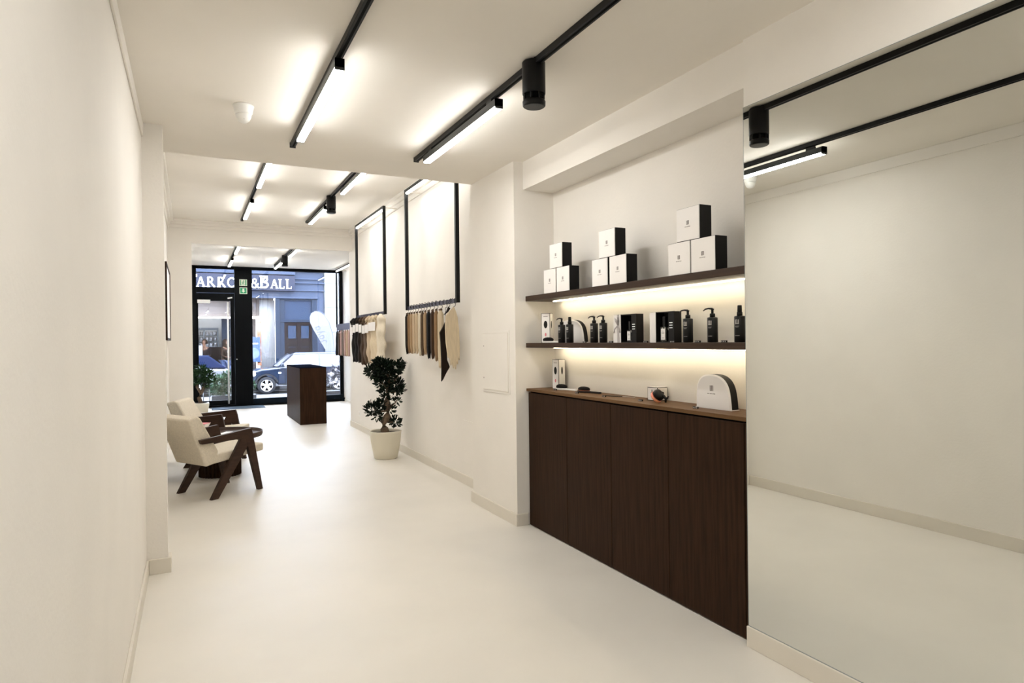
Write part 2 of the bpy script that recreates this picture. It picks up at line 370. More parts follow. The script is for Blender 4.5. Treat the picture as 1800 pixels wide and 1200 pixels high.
box(2.36, 2.52, 27.30, 27.33, .6, 2.35).build('orange_banner', M['orange'], bd)
pb = box(2.0, 2.47, 27.22, 27.25, .75, 1.74).build('poster_board', M['poster'], bd, .06, 4)
MB().lathe([(.22, 0), (.22, .012)], (2.22, 27.20, 1.1), 24, 'y').build('poster_disc', M['posterdisc'], pb)
t = MB()
for i, (x, l) in enumerate(((2.17, .05), (2.24, .03), (2.29, .1))): t.box(x, x+l, 27.205, 27.215, 1.45, 1.50)
t.build('poster_text', M['lettering'], pb)
# shelves with paint tins
sh = MB(); 
for x in (-.55, -.02, .5, 1.02): sh.box(x, x+.05, 29.85, 30.15, -.12, 2.12)
for i in range(9): sh.box(-.55, 1.07, 29.85, 30.15, .15+i*.24, .17+i*.24)
sh.box(-.55, 1.07, 29.84, 30.15, 2.06, 2.16)
rack = sh.build('tin_rack', M['shopshelf'], bd)
tn = MB()
for i in range(8):
    for j in range(3):
        for k in range(3): tn.lathe([(.058, 0), (.058, .15)], (-.42+j*.53+k*.155, 29.95, .17+i*.24), 10)
tn = tn.build('paint_tins', M['tin'], rack); tn['kind'] = 'stuff'
box(.45, 1.15, 29.2, 29.6, -.12, 1.35).build('counter', M['maroon'], bd)
dg = MB()
def txt(mb, s, m=None, **k): pass
# lettering built from strokes: unit cell 0..w by 0..1
def arc(cx, cy, rx, ry, a0, a1, n=14): return [(cx+rx*math.cos(R(a0+(a1-a0)*i/n)), cy+ry*math.sin(R(a0+(a1-a0)*i/n))) for i in range(n+1)]
T, t_ = .15, .055
def S(*pts, w=T): return ('s', pts, w)
def serif(x, y, l=.24): return ('s', ((x-l/2, y), (x+l/2, y)), .05)
G = {
 'F': (.62, [S((.16, 0), (.16, 1)), S((.1, .975), (.6, .975), w=.06), S((.16, .5), (.46, .5), w=.06), S((.58, .98), (.58, .78), w=.05), S((.46, .6), (.46, .4), w=.05), serif(.16, .02, .34)]),
 'A': (.86, [S((.12, 0), (.42, 1), w=t_+.02), S((.44, 1), (.74, 0)), S((.22, .34), (.6, .34), w=.05), serif(.12, .02, .26), serif(.74, .02, .3)]),
 'R': (.80, [S((.16, 0), (.16, 1)), ('c', arc(.28, .74, .26, .24, 90, -90), .11), S((.1, .975), (.3, .975), w=.05), S((.16, .5), (.3, .5), w=.05), S((.36, .5), (.76, -.02), w=.14), serif(.16, .02, .32)]),
 'O': (.92, [('c', arc(.46, .5, .36, .45, 0, 360, 26), .12)]),
 'W': (1.2, [S((.1, 1), (.38, 0)), S((.38, 0), (.62, 1), w=.06), S((.6, 1), (.86, 0)), S((.86, 0), (1.1, 1), w=.06), serif(.1, .975), serif(.6, .975), serif(1.1, .975)]),
 '&': (.86, [('c', arc(.36, .76, .17, .2, -60, 250), .09), ('c', arc(.34, .27, .26, .25, 100, 350), .11), S((.22, .66), (.78, 0), w=.12), S((.6, .42), (.76, .46), w=.05)]),
 'B': (.74, [S((.18, 0), (.18, 1)), ('c', arc(.34, .74, .26, .22, 90, -90), .13), ('c', arc(.34, .27, .32, .23, 90, -90), .13), S((.04, .965), (.36, .965), w=.08), S((.04, .04), (.36, .04), w=.08), S((.16, .51), (.36, .51), w=.07)]),
 'L': (.64, [S((.18, 0), (.18, 1)), S((.1, .025), (.6, .025), w=.055), S((.585, .0), (.6, .22), w=.05), serif(.18, .975, .32)]),
 'E': (.6, [S((.16, 0), (.16, 1)), S((.16, .97), (.55, .97), w=.06), S((.16, .5), (.45, .5), w=.06), S((.16, .03), (.55, .03), w=.06)]),
 '3': (.6, [('c', arc(.28, .73, .2, .22, 140, -90), .08), ('c', arc(.28, .27, .22, .23, 90, -140), .08)]),
 'J': (.5, [('c', arc(.2, .2, .18, .2, 200, 360), .06), S((.38, .2), (.38, 1), w=.06)]),
 'o': (.56, [('c', arc(.28, .3, .2, .28, 0, 360, 20), .05)]),
 'y': (.5, [S((.05, .6), (.26, .02), w=.05), S((.46, .6), (.14, -.3), w=.05)]),
 'a': (.56, [('c', arc(.26, .28, .2, .26, 0, 360, 20), .05), S((.48, .58), (.48, 0), w=.05)]),
}
def letters(mb, s, org, ux, uz, nrm, heights, dep, gap=.04):
    """writes s from org along ux, with letter up = uz"""
    ux, uz, nrm, p0 = Vector(ux), Vector(uz), Vector(nrm), Vector(org); x = 0; dk_ = 0
    for ch, hh in zip(s, heights):
        if ch == ' ': x += .35*hh; continue
        wd, st = G[ch]
        for kind, pts, wv in st:
            P = [p0+ux*(x+p[0]*hh)+uz*(p[1]*hh) for p in pts]
            for a, b_ in zip(P[:-1], P[1:]):
                e = (b_-a); 
                if kind == 'c': e.normalize(); b_ = b_+e*.012*hh; a = a-e*.012*hh
                dk_ += 1; mb.bar(a, b_, wv*hh, dep*(1+.012*(dk_ % 40)), nrm)
        x += (wd+gap)*hh
    return x
sg = thing('shop_sign', (1.9, 26.7, 3.56), 'long grey-blue signboard reading FARROW & BALL in white serif capitals', 'sign')
sg.location = (0, 0, 0)
box(-.35, 3.74, 26.74, 27.0, 3.54, 4.14).build('signboard', M['signgrey'], sg, .01)
lt = MB()
for ch_, x_, h_ in (('F', -.03, .46), ('A', .22, .36), ('R', .57, .37), ('R', .93, .37), ('O', 1.27, .37), ('W', 1.62, .37), ('&', 2.12, .36), ('B', 2.42, .47), ('A', 2.82, .34), ('L', 3.12, .36), ('L', 3.38, .37)):
    letters(lt, ch_, (x_, 26.72, 3.63), (1, 0, 0), (0, 0, 1), (0, 1, 0), [h_], .03)
lt.build('lettering', M['lettering'], sg)
# street number on the glass
for x_ in (2.08, 2.21): n33 = MB(); letters(n33, '3', (x_, 27.14, 2.86), (1, 0, 0), (0, 0, 1), (0, 1, 0), [.2], .01); n33.build('street_number_digit', M['flagink'], bd)
fg_ = MB(); fg_.box(-.9, 3.03, 27.16, 27.17, .1, 3.2); fg_.build('window_pane', M['shopglass'], bd)
box(-.9, 3.03, 27.0, 27.25, -.12, .45).build('stall_riser', M['blue'], bd)

wb = thing('white_building', (7, 27, -.12), 'white rendered house to the right of the blue-grey shop', 'building'); wb.location = (0, 0, 0)
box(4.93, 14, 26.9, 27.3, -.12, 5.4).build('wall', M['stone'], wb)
st_ = MB()
for z in (.9, 1.9, 2.9, 3.9): st_.box(4.93, 14, 26.89, 26.91, z, z+.02)
st_.build('render_joint', M['pavement'], wb)
fb = MB(); fb.box(-6, 14, 27.3, 34, -.2, 0)

# feather flag
fl = thing('feather_flag', (5.12, 26.0, -.12), 'white teardrop advertising flag with pale script on the far pavement', 'flag')
pole = [(0, 0, 0), (0, 0, 1.2), (-.06, 0, 1.9), (-.2, 0, 2.4), (-.42, 0, 2.75), (-.62, 0, 2.84)]
MB().tube(pole, .013, 8).build('pole', M['flagink'], fl)
op = [(-.0, 1.0), (-.03, 1.75), (-.1, 2.15), (-.22, 2.45), (-.4, 2.70), (-.58, 2.82), (-.74, 2.84), (-.88, 2.76), (-.95, 2.60), (-.93, 2.38), (-.8, 2.1), (-.62, 1.78), (-.42, 1.42), (-.24, 1.1), (-.12, .95)]
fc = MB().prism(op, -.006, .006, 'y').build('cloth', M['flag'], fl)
jt = MB(); ax = Vector((-.40, 0, .92)).normalized(); up_ = Vector((ax.z, 0, -ax.x))
letters(jt, 'Joya', Vector((-.30, -.012, 1.62)), ax, -up_, (0, 1, 0), [.30]*4, .004, .1)
jt.build('script_lettering', M['flagink'], fc)
MB().lathe([(.2, 0), (.2, .05)], n=20).build('base', M['black'], fl)

# ---------------------------------------------------------------- cars
def wheel(parent, x, y, side):
    o = MB()
    o.lathe([(.20, -.10), (.27, -.10), (.30, -.07), (.305, 0), (.30, .07), (.27, .10), (.20, .10)], (x, y, .305), 32, 'y', cap=False)
    tw_ = o.build('wheel', M['tyre'], parent)
    r = MB(); r.lathe([(.215, -.095), (.205, -.075), (.19, -.06)], (x, y, .305), 32, 'y', cap=False)
    yy = y-.085*side*-1 if side > 0 else y-.085
    for k in range(5):
        a = R(90+72*k); c_, s_ = math.cos(a), math.sin(a); n_ = (-s_, c_)
        pts = [(.03*n_[0]+.03*c_, .03*n_[1]+.03*s_), (.05*n_[0]+.2*c_, .05*n_[1]+.2*s_), (-.05*n_[0]+.2*c_, -.05*n_[1]+.2*s_), (-.03*n_[0]+.03*c_, -.03*n_[1]+.03*s_)]
        r.prism([(x+p[0], .305+p[1]) for p in pts], y-.09, y-.06, 'y')
    r.lathe([(.05, -.095), (.05, -.06)], (x, y, .305), 16, 'y')
    r.lathe([(.21, -.092), (.19, -.095), (.185, -.07), (.20, -.05)], (x, y, .305), 32, 'y', cap=False)
    r.build('rim', M['alloy'], tw_)
    MB().lathe([(.19, .0), (.19, .02)], (x, y-.03, .305), 24, 'y').build('brake_disc', M['blackgap'], tw_)
def loft(mb, stations, half, n=9):
    """stations: list of (x, zlow, zhigh, halfwidth_low, halfwidth_high)"""
    rings = []
    for x, z0, z1, h0, h1 in stations:
        ring = [(x, -h0*.96, z0)]
        for i in range(n+1):
            t = i/n; hw = h0+(h1-h0)*t**1.6; ring.append((x, -hw, z0+(z1-z0)*(.04+.90*t)))
        ring.append((x, -h1*.86, z1)); ring.append((x, 0, z1+.012))
        ring = ring+[(p[0], -p[1], p[2]) for p in ring[-2::-1]]
        rings.append(ring)
    m_ = len(rings[0]); vs = [p for r_ in rings for p in r_]
    fs = [(j*m_+i, j*m_+i+1, (j+1)*m_+i+1, (j+1)*m_+i) for j in range(len(rings)-1) for i in range(m_-1)]
    fs += [(j*m_+m_-1, j*m_, (j+1)*m_, (j+1)*m_+m_-1) for j in range(len(rings)-1)]
    fs += [tuple(range(m_)), tuple((len(rings)-1)*m_+i for i in range(m_))]
    mb.add(vs, fs, True)
def arch(outline, cx, r, y0=.305):
    return outline+[(cx+r*math.cos(R(a)), y0+r*math.sin(R(a))) for a in range(180, -1, -15)]
car = thing('parked_car', (1.72, 24.46, -.27), 'dark blue-black small hatchback with silver five-spoke wheel parked opposite', 'car')
# lower body side outline (x along length, z) with wheel arches
lo = [(.02, .22)]; lo = arch(lo, .62, .355); lo = arch(lo, 3.05, .355)
lo += [(3.66, .24), (3.70, .45), (3.69, .72), (3.62, .93), (2.6, .94), (1.3, .93), (.95, .905), (.45, .86), (.15, .78), (.03, .62), (.0, .42)]
lb = MB().prism(lo, -.84, .84, 'y').build('body', M['carpaint'], car, .07, 4)
ar = MB()
for cx in (.62, 3.05):
    P = [(cx+.40*math.cos(R(a)), .305+.40*math.sin(R(a))) for a in range(170, 5, -11)]; Q = [(cx+.345*math.cos(R(a)), .305+.345*math.sin(R(a))) for a in range(170, 5, -11)]
    for i in range(len(P)-1): ar.prism([P[i], P[i+1], Q[i+1], Q[i]], -.855, -.80, 'y')
ar.box(1.05, 2.65, -.85, -.8, .17, .26)
ar.build('wheel_arch_trim', M['tyre'], lb)
g = MB()   # cabin, tapered to the roof
def cabin(mb, z0, z1, a, b_, hw0, hw1, crown=.02):
    vs = [(a[0], -hw0, z0), (a[1], -hw0, z0), (a[1], hw0, z0), (a[0], hw0, z0), (b_[0], -hw1, z1), (b_[1], -hw1, z1), (b_[1], hw1, z1), (b_[0], hw1, z1)]
    mb.add(vs, [(0, 1, 2, 3), (7, 6, 5, 4), (0, 4, 5, 1), (1, 5, 6, 2), (2, 6, 7, 3), (3, 7, 4, 0)])
cabin(g, .92, 1.36, (1.0, 3.62), (1.52, 3.34), .76, .60)
g.build('windows', M['carglass'], car, .03, 3)
rf = MB(); cabin(rf, 1.345, 1.42, (1.46, 3.40), (1.62, 3.30), .62, .56)
rf.build('roof', M['carpaint'], car, .03, 3)
for sy in (-1, 1):
    for xa, xb, wd in ((1.0, 1.52, .05), (2.42, 2.42, .05), (3.6, 3.36, .12)):
        MB().bar((xa, sy*.765, .92), (xb, sy*.61, 1.37), wd, .03, (0, 1, 0)).build('pillar', M['carpaint'], car, .005)
MB().lathe([(.002, -.05), (.07, -.04), (.115, -.01), (.12, .03), (.10, .06)], (.20, -.80, .70), 18, 'y', sx=1.1, sy=1.0).build('headlamp', M['lamp'], car)
mr = MB(); mr.box(1.08, 1.2, -1.0, -.84, .93, 1.06); mr.build('wing_mirror', M['carpaint'], car, .03, 3)
box(1.0, 1.10, -.852, -.83, .70, .75).build('side_indicator', M['lamp'], car, .01)
box(2.25, 2.40, -.862, -.83, .76, .79).build('door_handle', M['alloy'], car, .008)
for x_ in (1.22, 2.5): box(x_, x_+.01, -.845, -.83, .3, .9).build('door_gap', M['blackgap'], car)
for cx in (.62, 3.05): wheel(car, cx, -.75, -1); wheel(car, cx, .75, -1)
# soft-top car
c2 = thing('parked_car', (-2.62, 24.46, -.27), 'silver car with a blue fabric soft top parked beyond the glass door', 'car')
lo = [(.04, .24)]; lo = arch(lo, .68, .36); lo = arch(lo, 2.72, .36)
lo += [(3.88, .26), (3.95, .45), (3.93, .74), (3.75, .90), (2.6, .95), (1.4, .95), (.5, .87), (.1, .76), (.0, .5)]
b2 = MB().prism(lo, -.84, .84, 'y').build('body', M['carwhite'], c2, .07, 4)
g = MB(); cabin(g, .93, 1.36, (1.35, 3.72), (1.9, 3.18), .75, .58); g.build('soft_top', M['softtop'], c2, .06, 4)
g = MB(); g.add([(1.45, -.757, .96), (2.75, -.757, .96), (2.6, -.66, 1.24), (1.9, -.66, 1.24)], [(0, 1, 2, 3)]); 
g.prism([(1.45, .95), (2.95, .95), (2.75, 1.22), (1.85, 1.22)], -.77, -.70, 'y').build('side_window', M['carglass'], c2, .01)
for cx in (.68, 2.72): wheel(c2, cx, -.75, -1); wheel(c2, cx, .75, -1)
box(3.90, 3.97, -.72, -.55, .62, .78).build('tail_lamp', M['amber'], c2, .02)

# ---------------------------------------------------------------- people in the shop opposite
def person(name, loc, rz, label, hairlen, coat):
    p = thing(name, loc, label, 'person', rz)
    joints = {'pel': (0, 0, .95, .13), 'belly': (0, 0, 1.10, .115), 'chest': (0, .0, 1.33, .135), 'neck': (0, .01, 1.50, .055), 'chin': (0, .03, 1.58, .06), 'head': (0, .01, 1.68, .088), 'top': (0, 0, 1.75, .07),
      'lh': (-.1, 0, .88, .09), 'lk': (-.11, .02, .5, .06), 'la': (-.11, 0, .09, .042), 'lt': (-.12, .16, .03, .03),
      'rh': (.1, 0, .88, .09), 'rk': (.11, .02, .5, .06), 'ra': (.11, 0, .09, .042), 'rt': (.12, .16, .03, .03),
      'ls': (-.17, 0, 1.42, .06), 'le': (-.22, .04, 1.14, .042), 'lw': (-.17, .25, 1.08, .028), 'lp': (-.155, .32, 1.08, .03),
      'rs': (.17, 0, 1.42, .06), 're': (.22, .04, 1.14, .042), 'rw': (.17, .25, 1.08, .028), 'rp': (.155, .32, 1.08, .03)}
    ed = [('pel', 'belly'), ('belly', 'chest'), ('chest', 'neck'), ('neck', 'chin'), ('chin', 'head'), ('head', 'top'), ('pel', 'lh'), ('lh', 'lk'), ('lk', 'la'), ('la', 'lt'), ('pel', 'rh'), ('rh', 'rk'), ('rk', 'ra'), ('ra', 'rt'), ('chest', 'ls'), ('ls', 'le'), ('le', 'lw'), ('lw', 'lp'), ('chest', 'rs'), ('rs', 're'), ('re', 'rw'), ('rw', 'rp')]
    for s_, sx in (('l', -1), ('r', 1)):
        px = .155*sx
        for k in range(4):
            a = s_+'f%d' % k; joints[a] = (px+(k-1.5)*.022, .385+(.012 if k in (1, 2) else 0), 1.065, .008); joints[a+'t'] = (px+(k-1.5)*.024, .415+(.012 if k in (1, 2) else 0), 1.045, .007)
            ed += [(s_+'p', a), (a, a+'t')]
        joints[s_+'th'] = (px-.045*sx, .33, 1.09, .009); joints[s_+'tt'] = (px-.06*sx, .36, 1.08, .008); ed += [(s_+'p', s_+'th'), (s_+'th', s_+'tt')]
    def sk(nm, keys, mt, grow=1.0, par=None):
        ks = [k for k in joints if k in keys]; ix = {k: i for i, k in enumerate(ks)}
        me = bpy.data.meshes.new(nm); me.from_pydata([joints[k][:3] for k in ks], [(ix[a], ix[b_]) for a, b_ in ed if a in ix and b_ in ix], [])
        o = bpy.data.objects.new(nm, me); C.objects.link(o); o.parent = par or p
        m_ = o.modifiers.new('skin', 'SKIN'); m_.use_smooth_shade = True
        for k, i in ix.items():
            v = me.skin_vertices[0].data[i]; rr = joints[k][3]*grow; v.radius = (rr*(1.3 if k in ('chest', 'belly', 'pel') else 1), rr); v.use_root = (k == ks[0])
        s2 = o.modifiers.new('sub', 'SUBSURF'); s2.levels = 1; s2.render_levels = 2; me.materials.append(mt); return o
    body = sk('body', set(joints), M['skin'])
    sk('coat', {'pel', 'belly', 'chest', 'ls', 'le', 'lw', 'rs', 're', 'rw', 'lh', 'rh'}, coat, 1.13, body)
    sk('trousers', {'pel', 'lh', 'lk', 'la', 'rh', 'rk', 'ra'}, M['jeans'], 1.1, body)
    hr = MB(); pr_ = [(.02, 1.80), (.075, 1.775), (.102, 1.72), (.108, 1.66)]
    pr_ += [(.112, 1.66-hairlen*.5), (.10, 1.66-hairlen)]
    hr.lathe(pr_, (0, -.035, 0), 20); hr.build('hair', M['hairbrown'], body)
    for sx in (-1, 1): MB().lathe([(.004, 0), (.012, .004), (.012, .012), (.004, .016)], (sx*.032, .085, 1.685), 10, 'y').build('eye', M['tyre'], body)
    MB().prism([(.085, 1.68), (.118, 1.645), (.085, 1.635)], -.012, .012, 'x').build('nose', M['skin'], body)
    MB().lathe([(.002, 0), (.026, .006), (.002, .012)], (0, .085, 1.605), 12, 'y', sy=.3).build('mouth', M['brushrim'], body)
    return p
person('person', (.50, 28.2, -.12), R(160), 'person with dark tied-up hair in a dark coat inside the opposite shop', .06, M['coat'])
person('person', (1.27, 27.9, -.12), R(215), 'person with long brown hair and brown coat beside the blue shop panel', .42, M['hairbrown'])
ab = MB(); ab.prism([(27.5, .0), (27.6, 1.55), (27.63, 1.55), (27.75, 0)], .0, .42, 'x')
tag(ab.build('easel_board', M['curtain']), 'white leaning display board inside the opposite shop window', 'sign').location = (0, .0, -.12)

# ---------------------------------------------------------------- foliage
def leaves(mb, c, rad, n, L, W, rnd, squash=.8, shell=.55):
    c = Vector(c)
    for i in range(n):
        d = Vector((rnd.gauss(0, 1), rnd.gauss(0, 1), rnd.gauss(0, 1))).normalized()
        rr = rad*(shell+(1-shell)*rnd.random()); p = c+Vector((d.x*rr, d.y*rr, d.z*rr*squash))
        out = (d+Vector((rnd.uniform(-.6, .6), rnd.uniform(-.6, .6), rnd.uniform(-.1, .8)))).normalized()
        sd = out.cross(Vector((rnd.uniform(-1, 1), rnd.uniform(-1, 1), rnd.uniform(-1, 1)))).normalized(); nn = out.cross(sd)
        l = L*rnd.uniform(.75, 1.2); w_ = W*rnd.uniform(.8, 1.15)
        A = lambda f_, s__: p+out*l*f_+sd*w_*s__+nn*w_*abs(s__)*.35
        mb.add([p, A(.3, .42), A(.72, .40), A(1, 0), A(.72, -.40), A(.3, -.42), A(.3, 0), A(.72, 0)], [(0, 1, 6), (1, 2, 7, 6), (2, 3, 7), (3, 4, 7), (4, 5, 6, 7), (5, 0, 6)])
rnd = random.Random(4)
tr = thing('potted_tree', (2.24, 8.17, 0), 'dark leafy small tree with twisted trunk in a cream pot by the right wall', 'plant')
pp = [(.135, 0), (.15, .01), (.165, .09), (.188, .22), (.20, .33), (.205, .352), (.197, .356), (.188, .34), (.184, .31)]
pt = MB().lathe(pp, n=40, cap=False).lathe([(.001, .004), (.137, .004)], n=40, cap=False).build('pot', M['pot'], tr)
MB().lathe([(.137, -.0), (.139, .006)], n=40).build('pot_base_ring', M['soil'], pt)
MB().lathe([(.001, .318), (.08, .322), (.187, .318)], n=30, cap=False).build('soil', M['soil'], tr)
tp = [(0, .0, .30), (-.015, .01, .38), (-.03, .0, .46), (.03, .0, .54), (.045, .01, .64), (.02, .0, .74), (.035, .0, .86), (.05, .0, .98), (.03, 0, 1.10)]
tk = MB().tube(tp, [.062, .052, .046, .048, .042, .036, .033, .026, .016], 12)
for a, b_ in (((.04, 0, .62), (-.14, .02, .62)), ((.0, 0, .5), (.12, -.02, .46)), ((.03, 0, .9), (-.12, .03, 1.1)), ((.04, 0, .95), (.17, -.03, 1.05)), ((.04, 0, .66), (.15, -.03, .74)), ((.03, 0, .88), (.16, .04, .84))):
    q = [Vector(a).lerp(Vector(b_), k/4)+Vector((0, 0, -.02*math.sin(k*.8))) for k in range(5)]; tk.tube(q, [.018, .015, .012, .009, .005], 7)
tk.build('trunk', M['bark'], tr)
lf = MB()
for c_, r_, n_ in (((.05, 0, 1.08), .10, 160), ((-.08, 0, 1.05), .07, 80), ((-.02, 0, 1.17), .12, 330), ((-.15, .03, 1.12), .09, 150), ((.12, -.03, 1.16), .10, 180), ((-.08, 0, 1.22), .08, 110), ((.2, -.02, 1.20), .06, 60), ((.14, .0, .93), .11, 180), ((-.03, 0, .97), .10, 140), ((.0, 0, .86), .08, 80), ((.19, 0, .86), .06, 50), ((-.16, .02, .64), .10, 170), ((-.05, 0, .70), .07, 70), ((-.1, 0, .54), .05, 40), ((.12, -.03, .46), .07, 80), ((.14, -.02, .73), .05, 35), ((.07, 0, .62), .05, 30), ((.0, 0, .77), .055, 50)):
    leaves(lf, c_, r_, n_, .056, .028, rnd, .8, .3)
lf.build('foliage', M['leafd'], tr)

t2 = thing('potted_tree', (.20, 15.7, 0), 'bushy green small tree in a pale square pot just inside the glass door', 'plant')
pm = MB(); cabin(pm, 0, .20, (-.13, .13), (-.16, .16), .13, .16); pm.build('pot', M['pot'], t2, .01)
MB().lathe([(.001, .205), (.13, .205)], n=20, cap=False).build('soil', M['soil'], t2)
MB().tube([(0, 0, .18), (-.04, 0, .32), (.0, 0, .42), (.06, 0, .55), (.04, 0, .7)], [.05, .045, .04, .035, .025], 10).tube([(0, 0, .42), (-.08, 0, .56), (-.08, 0, .7)], [.035, .028, .02], 8).build('trunk', M['bark'], t2)
lf = MB()
for c_, r_, n_ in (((-.02, 0, .80), .17, 330), ((.12, 0, .82), .13, 200), ((.0, -.02, .95), .10, 130), ((-.12, 0, .68), .10, 120), ((.2, 0, .72), .09, 100), ((.08, 0, .62), .10, 120)):
    leaves(lf, c_, r_, n_, .07, .032, rnd, .8, .3)
lf.build('foliage', M['leafm'], t2)

def planter(loc, L, label, mt, cl, fl=0):
    t = thing('planter', loc, label, 'planter')
    m_ = MB(); m_.box(-L/2, L/2, -.17, .17, 0, .28); m_.build('trough', M['planter'], t, .008)
    lf = MB()
    for c_, r_, n_ in cl: leaves(lf, c_, r_, n_, .085, .035, rnd, .9, .2)
    o = lf.build('foliage', mt, t)
    if fl:
        for i in range(fl):
            x, z, pf, yo = rnd.uniform(-L/2, L/2), rnd.uniform(.35, .95), MB(), rnd.uniform(-.02, .05)
            for k in range(5):
                a = R(72*k); pf.lathe([(.002, 0), (.024, .004), (.002, .008)], (x+.018*math.cos(a), -.22+yo, z+.018*math.sin(a)), 7, 'y')
            pf.build('flower', M['petal'], o)
    return t
planter((1.0, 18.2, -.12), 1.06, 'grey trough with a round bright green shrub outside the glass door', M['leafb'],
        [((-.32, 0, .60), .24, 420), ((-.1, 0, .72), .22, 320), ((-.42, 0, .45), .18, 260), ((-.25, -.05, .36), .16, 160), ((.15, 0, .58), .2, 260), ((.36, 0, .50), .16, 220)])
planter((3.95, 18.2, -.12), 1.5, 'grey trough of purplish shrub with white flowers outside the shop window', M['leafp'],
        [((-.5, 0, .62), .26, 340), ((-.25, 0, .8), .25, 300), ((.0, 0, .62), .28, 340), ((.35, 0, .75), .28, 340), ((.6, 0, .55), .2, 200)], 26)
ch = MB()
for x in (.28, .42): ch.tube([(x, 17.9, -.12), (x, 17.9, .62)], .012, 8)
ch.box(.27, .43, 17.88, 17.92, .36, .60)
for x in (.28, .42): ch.tube([(x, 17.62, -.12), (x, 17.9, .36)], .010, 8)
tag(ch.build('folding_stand', M['black']), 'thin black metal stand on the pavement outside the glass door', 'stand')

tag(box(.42, 1.55, 15.95, 16.56, 0, .012).build('door_mat', M['mat'], bevel=.004), 'flat blue-grey door mat in front of the glass shop door', 'mat')

# emergency signs on the black panel
def sign(z0, label, arrow):
    t = thing('exit_sign', (1.145, YF0-.035, z0), label, 'sign')
    box(-.085, .085, -.012, 0, 0, .155).build('plate', M['gwhite'], t)
    if arrow:
        box(-.07, .07, -.016, -.012, .015, .14).build('green_field', M['green'], t)
        m_ = MB().prism([(-.045, .075), (0, .03), (.045, .075), (.02, .075), (.02, .125), (-.02, .125), (-.02, .075)], -.020, -.016, 'y')
        m_.build('arrow', M['gwhite'], t)
    else:
        m_ = MB(); m_.box(-.07, -.05, -.016, -.012, .012, .143).box(.045, .07, -.016, -.012, .012, .143); m_.build('green_field', M['green'], t)
        g_ = MB(); g_.lathe([(.011, 0), (.011, .004)], (.006, -.018, .118), 12, 'y')
        for p, q in (((.002, .10), (-.008, .065)), ((-.008, .065), (.018, .045)), ((.018, .045), (.012, .018)), ((-.008, .065), (-.02, .04)), ((-.02, .04), (-.038, .035)), ((.002, .098), (.026, .085)), ((.0, .098), (-.022, .09)), ((-.022, .09), (-.03, .07))):
            g_.bar((p[0], -.018, p[1]), (q[0], -.018, q[1]), .011, .004, (0, 1, 0))
        g_.build('running_figure', M['green'], t)
sign(2.86, 'green and cream exit sign with running figure, upper of the pair', False)
sign(2.67, 'square green sign with white down arrow, below the running figure', True)

# ================================================================ CEILING LIGHTING
def track(x, y0, y1, z, label):
    t = thing('light_track', (x, (y0+y1)/2, z), label, 'light track'); hl = (y1-y0)/2
    m_ = MB(); m_.box(-.018, .018, -hl, hl, -.032, 0); m_.build('rail', M['black'], t, .002)
    m_ = MB(); m_.box(-.006, .006, -hl+.02, hl-.02, -.0335, -.0315); m_.build('conductor_slot', M['blackgap'], t)
    box(-.02, .02, hl, hl+.012, -.036, 0).build('end_cap', M['housing'], t)
track(.678, -2.2, 4.86, ZC, 'long black ceiling track nearest the left wall in the low-ceilinged room')
track(1.605, -2.2, 4.86, ZC, 'long black ceiling track with cylinder spotlight in the low-ceilinged room')
track(.75, 5.7, 10.95, ZM, 'black ceiling track on the left in the middle room')
track(1.70, 5.7, 10.75, ZM, 'black ceiling track on the right in the middle room')
track(.80, 11.7, 16.0, ZF, 'black ceiling track on the left near the shop window')
track(1.78, 11.7, 15.9, ZF, 'black ceiling track on the right near the shop window')
def lamp(x, y0, L, zc, label):
    t = thing('linear_light', (x, y0, zc), label, 'ceiling light', group=None)
    m_ = MB(); m_.box(-.023, .023, 0, L, -.101, -.058); m_.box(-.023, .023, 0, .014, -.112, -.058).box(-.023, .023, L-.014, L, -.112, -.058)
    m_.build('housing', M['housing'], t)
    m_ = MB(); m_.box(-.022, .022, .014, L-.014, -.112, -.101); m_.build('diffuser', M['led'], t)
    m_ = MB()
    for yy in (.12, L-.12): m_.box(-.012, .012, yy-.035, yy+.035, -.060, -.034)
    m_.build('track_adapter', M['black'], t)
    return t
LP = [(.668, 3.18, 1.28, ZC, 'glowing linear light nearest the white dome camera'), (1.598, 3.33, 1.28, ZC, 'glowing linear light beside the big black cylinder spotlight'),
 (.75, 6.95, 1.27, ZM, 'first glowing linear light on the left middle-room track'), (.75, 9.1, 1.27, ZM, 'second glowing linear light on the left middle-room track'),
 (1.72, 6.88, 1.27, ZM, 'glowing linear light on the right middle-room track, before the spotlight'), (1.70, 9.15, 1.27, ZM, 'glowing linear light on the right middle-room track, behind the spotlight'),
 (.668, -.1, 1.28, ZC, 'added linear fill light, out of view behind the camera on the left near track'), (1.598, -.1, 1.28, ZC, 'added linear fill light, out of view behind the camera on the right near track'),  # two added lamps, out of view, to brighten near left wall and floor
 (.80, 12.2, 1.27, ZF, 'first glowing linear light on the left track near the shop window'), (.80, 14.5, 1.27, ZF, 'glowing linear light on the left track closest to the shop window'),
 (1.80, 12.3, 1.27, ZF, 'first glowing linear light on the right track near the shop window'), (1.78, 14.55, 1.27, ZF, 'glowing linear light on the right track closest to the shop window')]
for a in LP: lamp(*a)
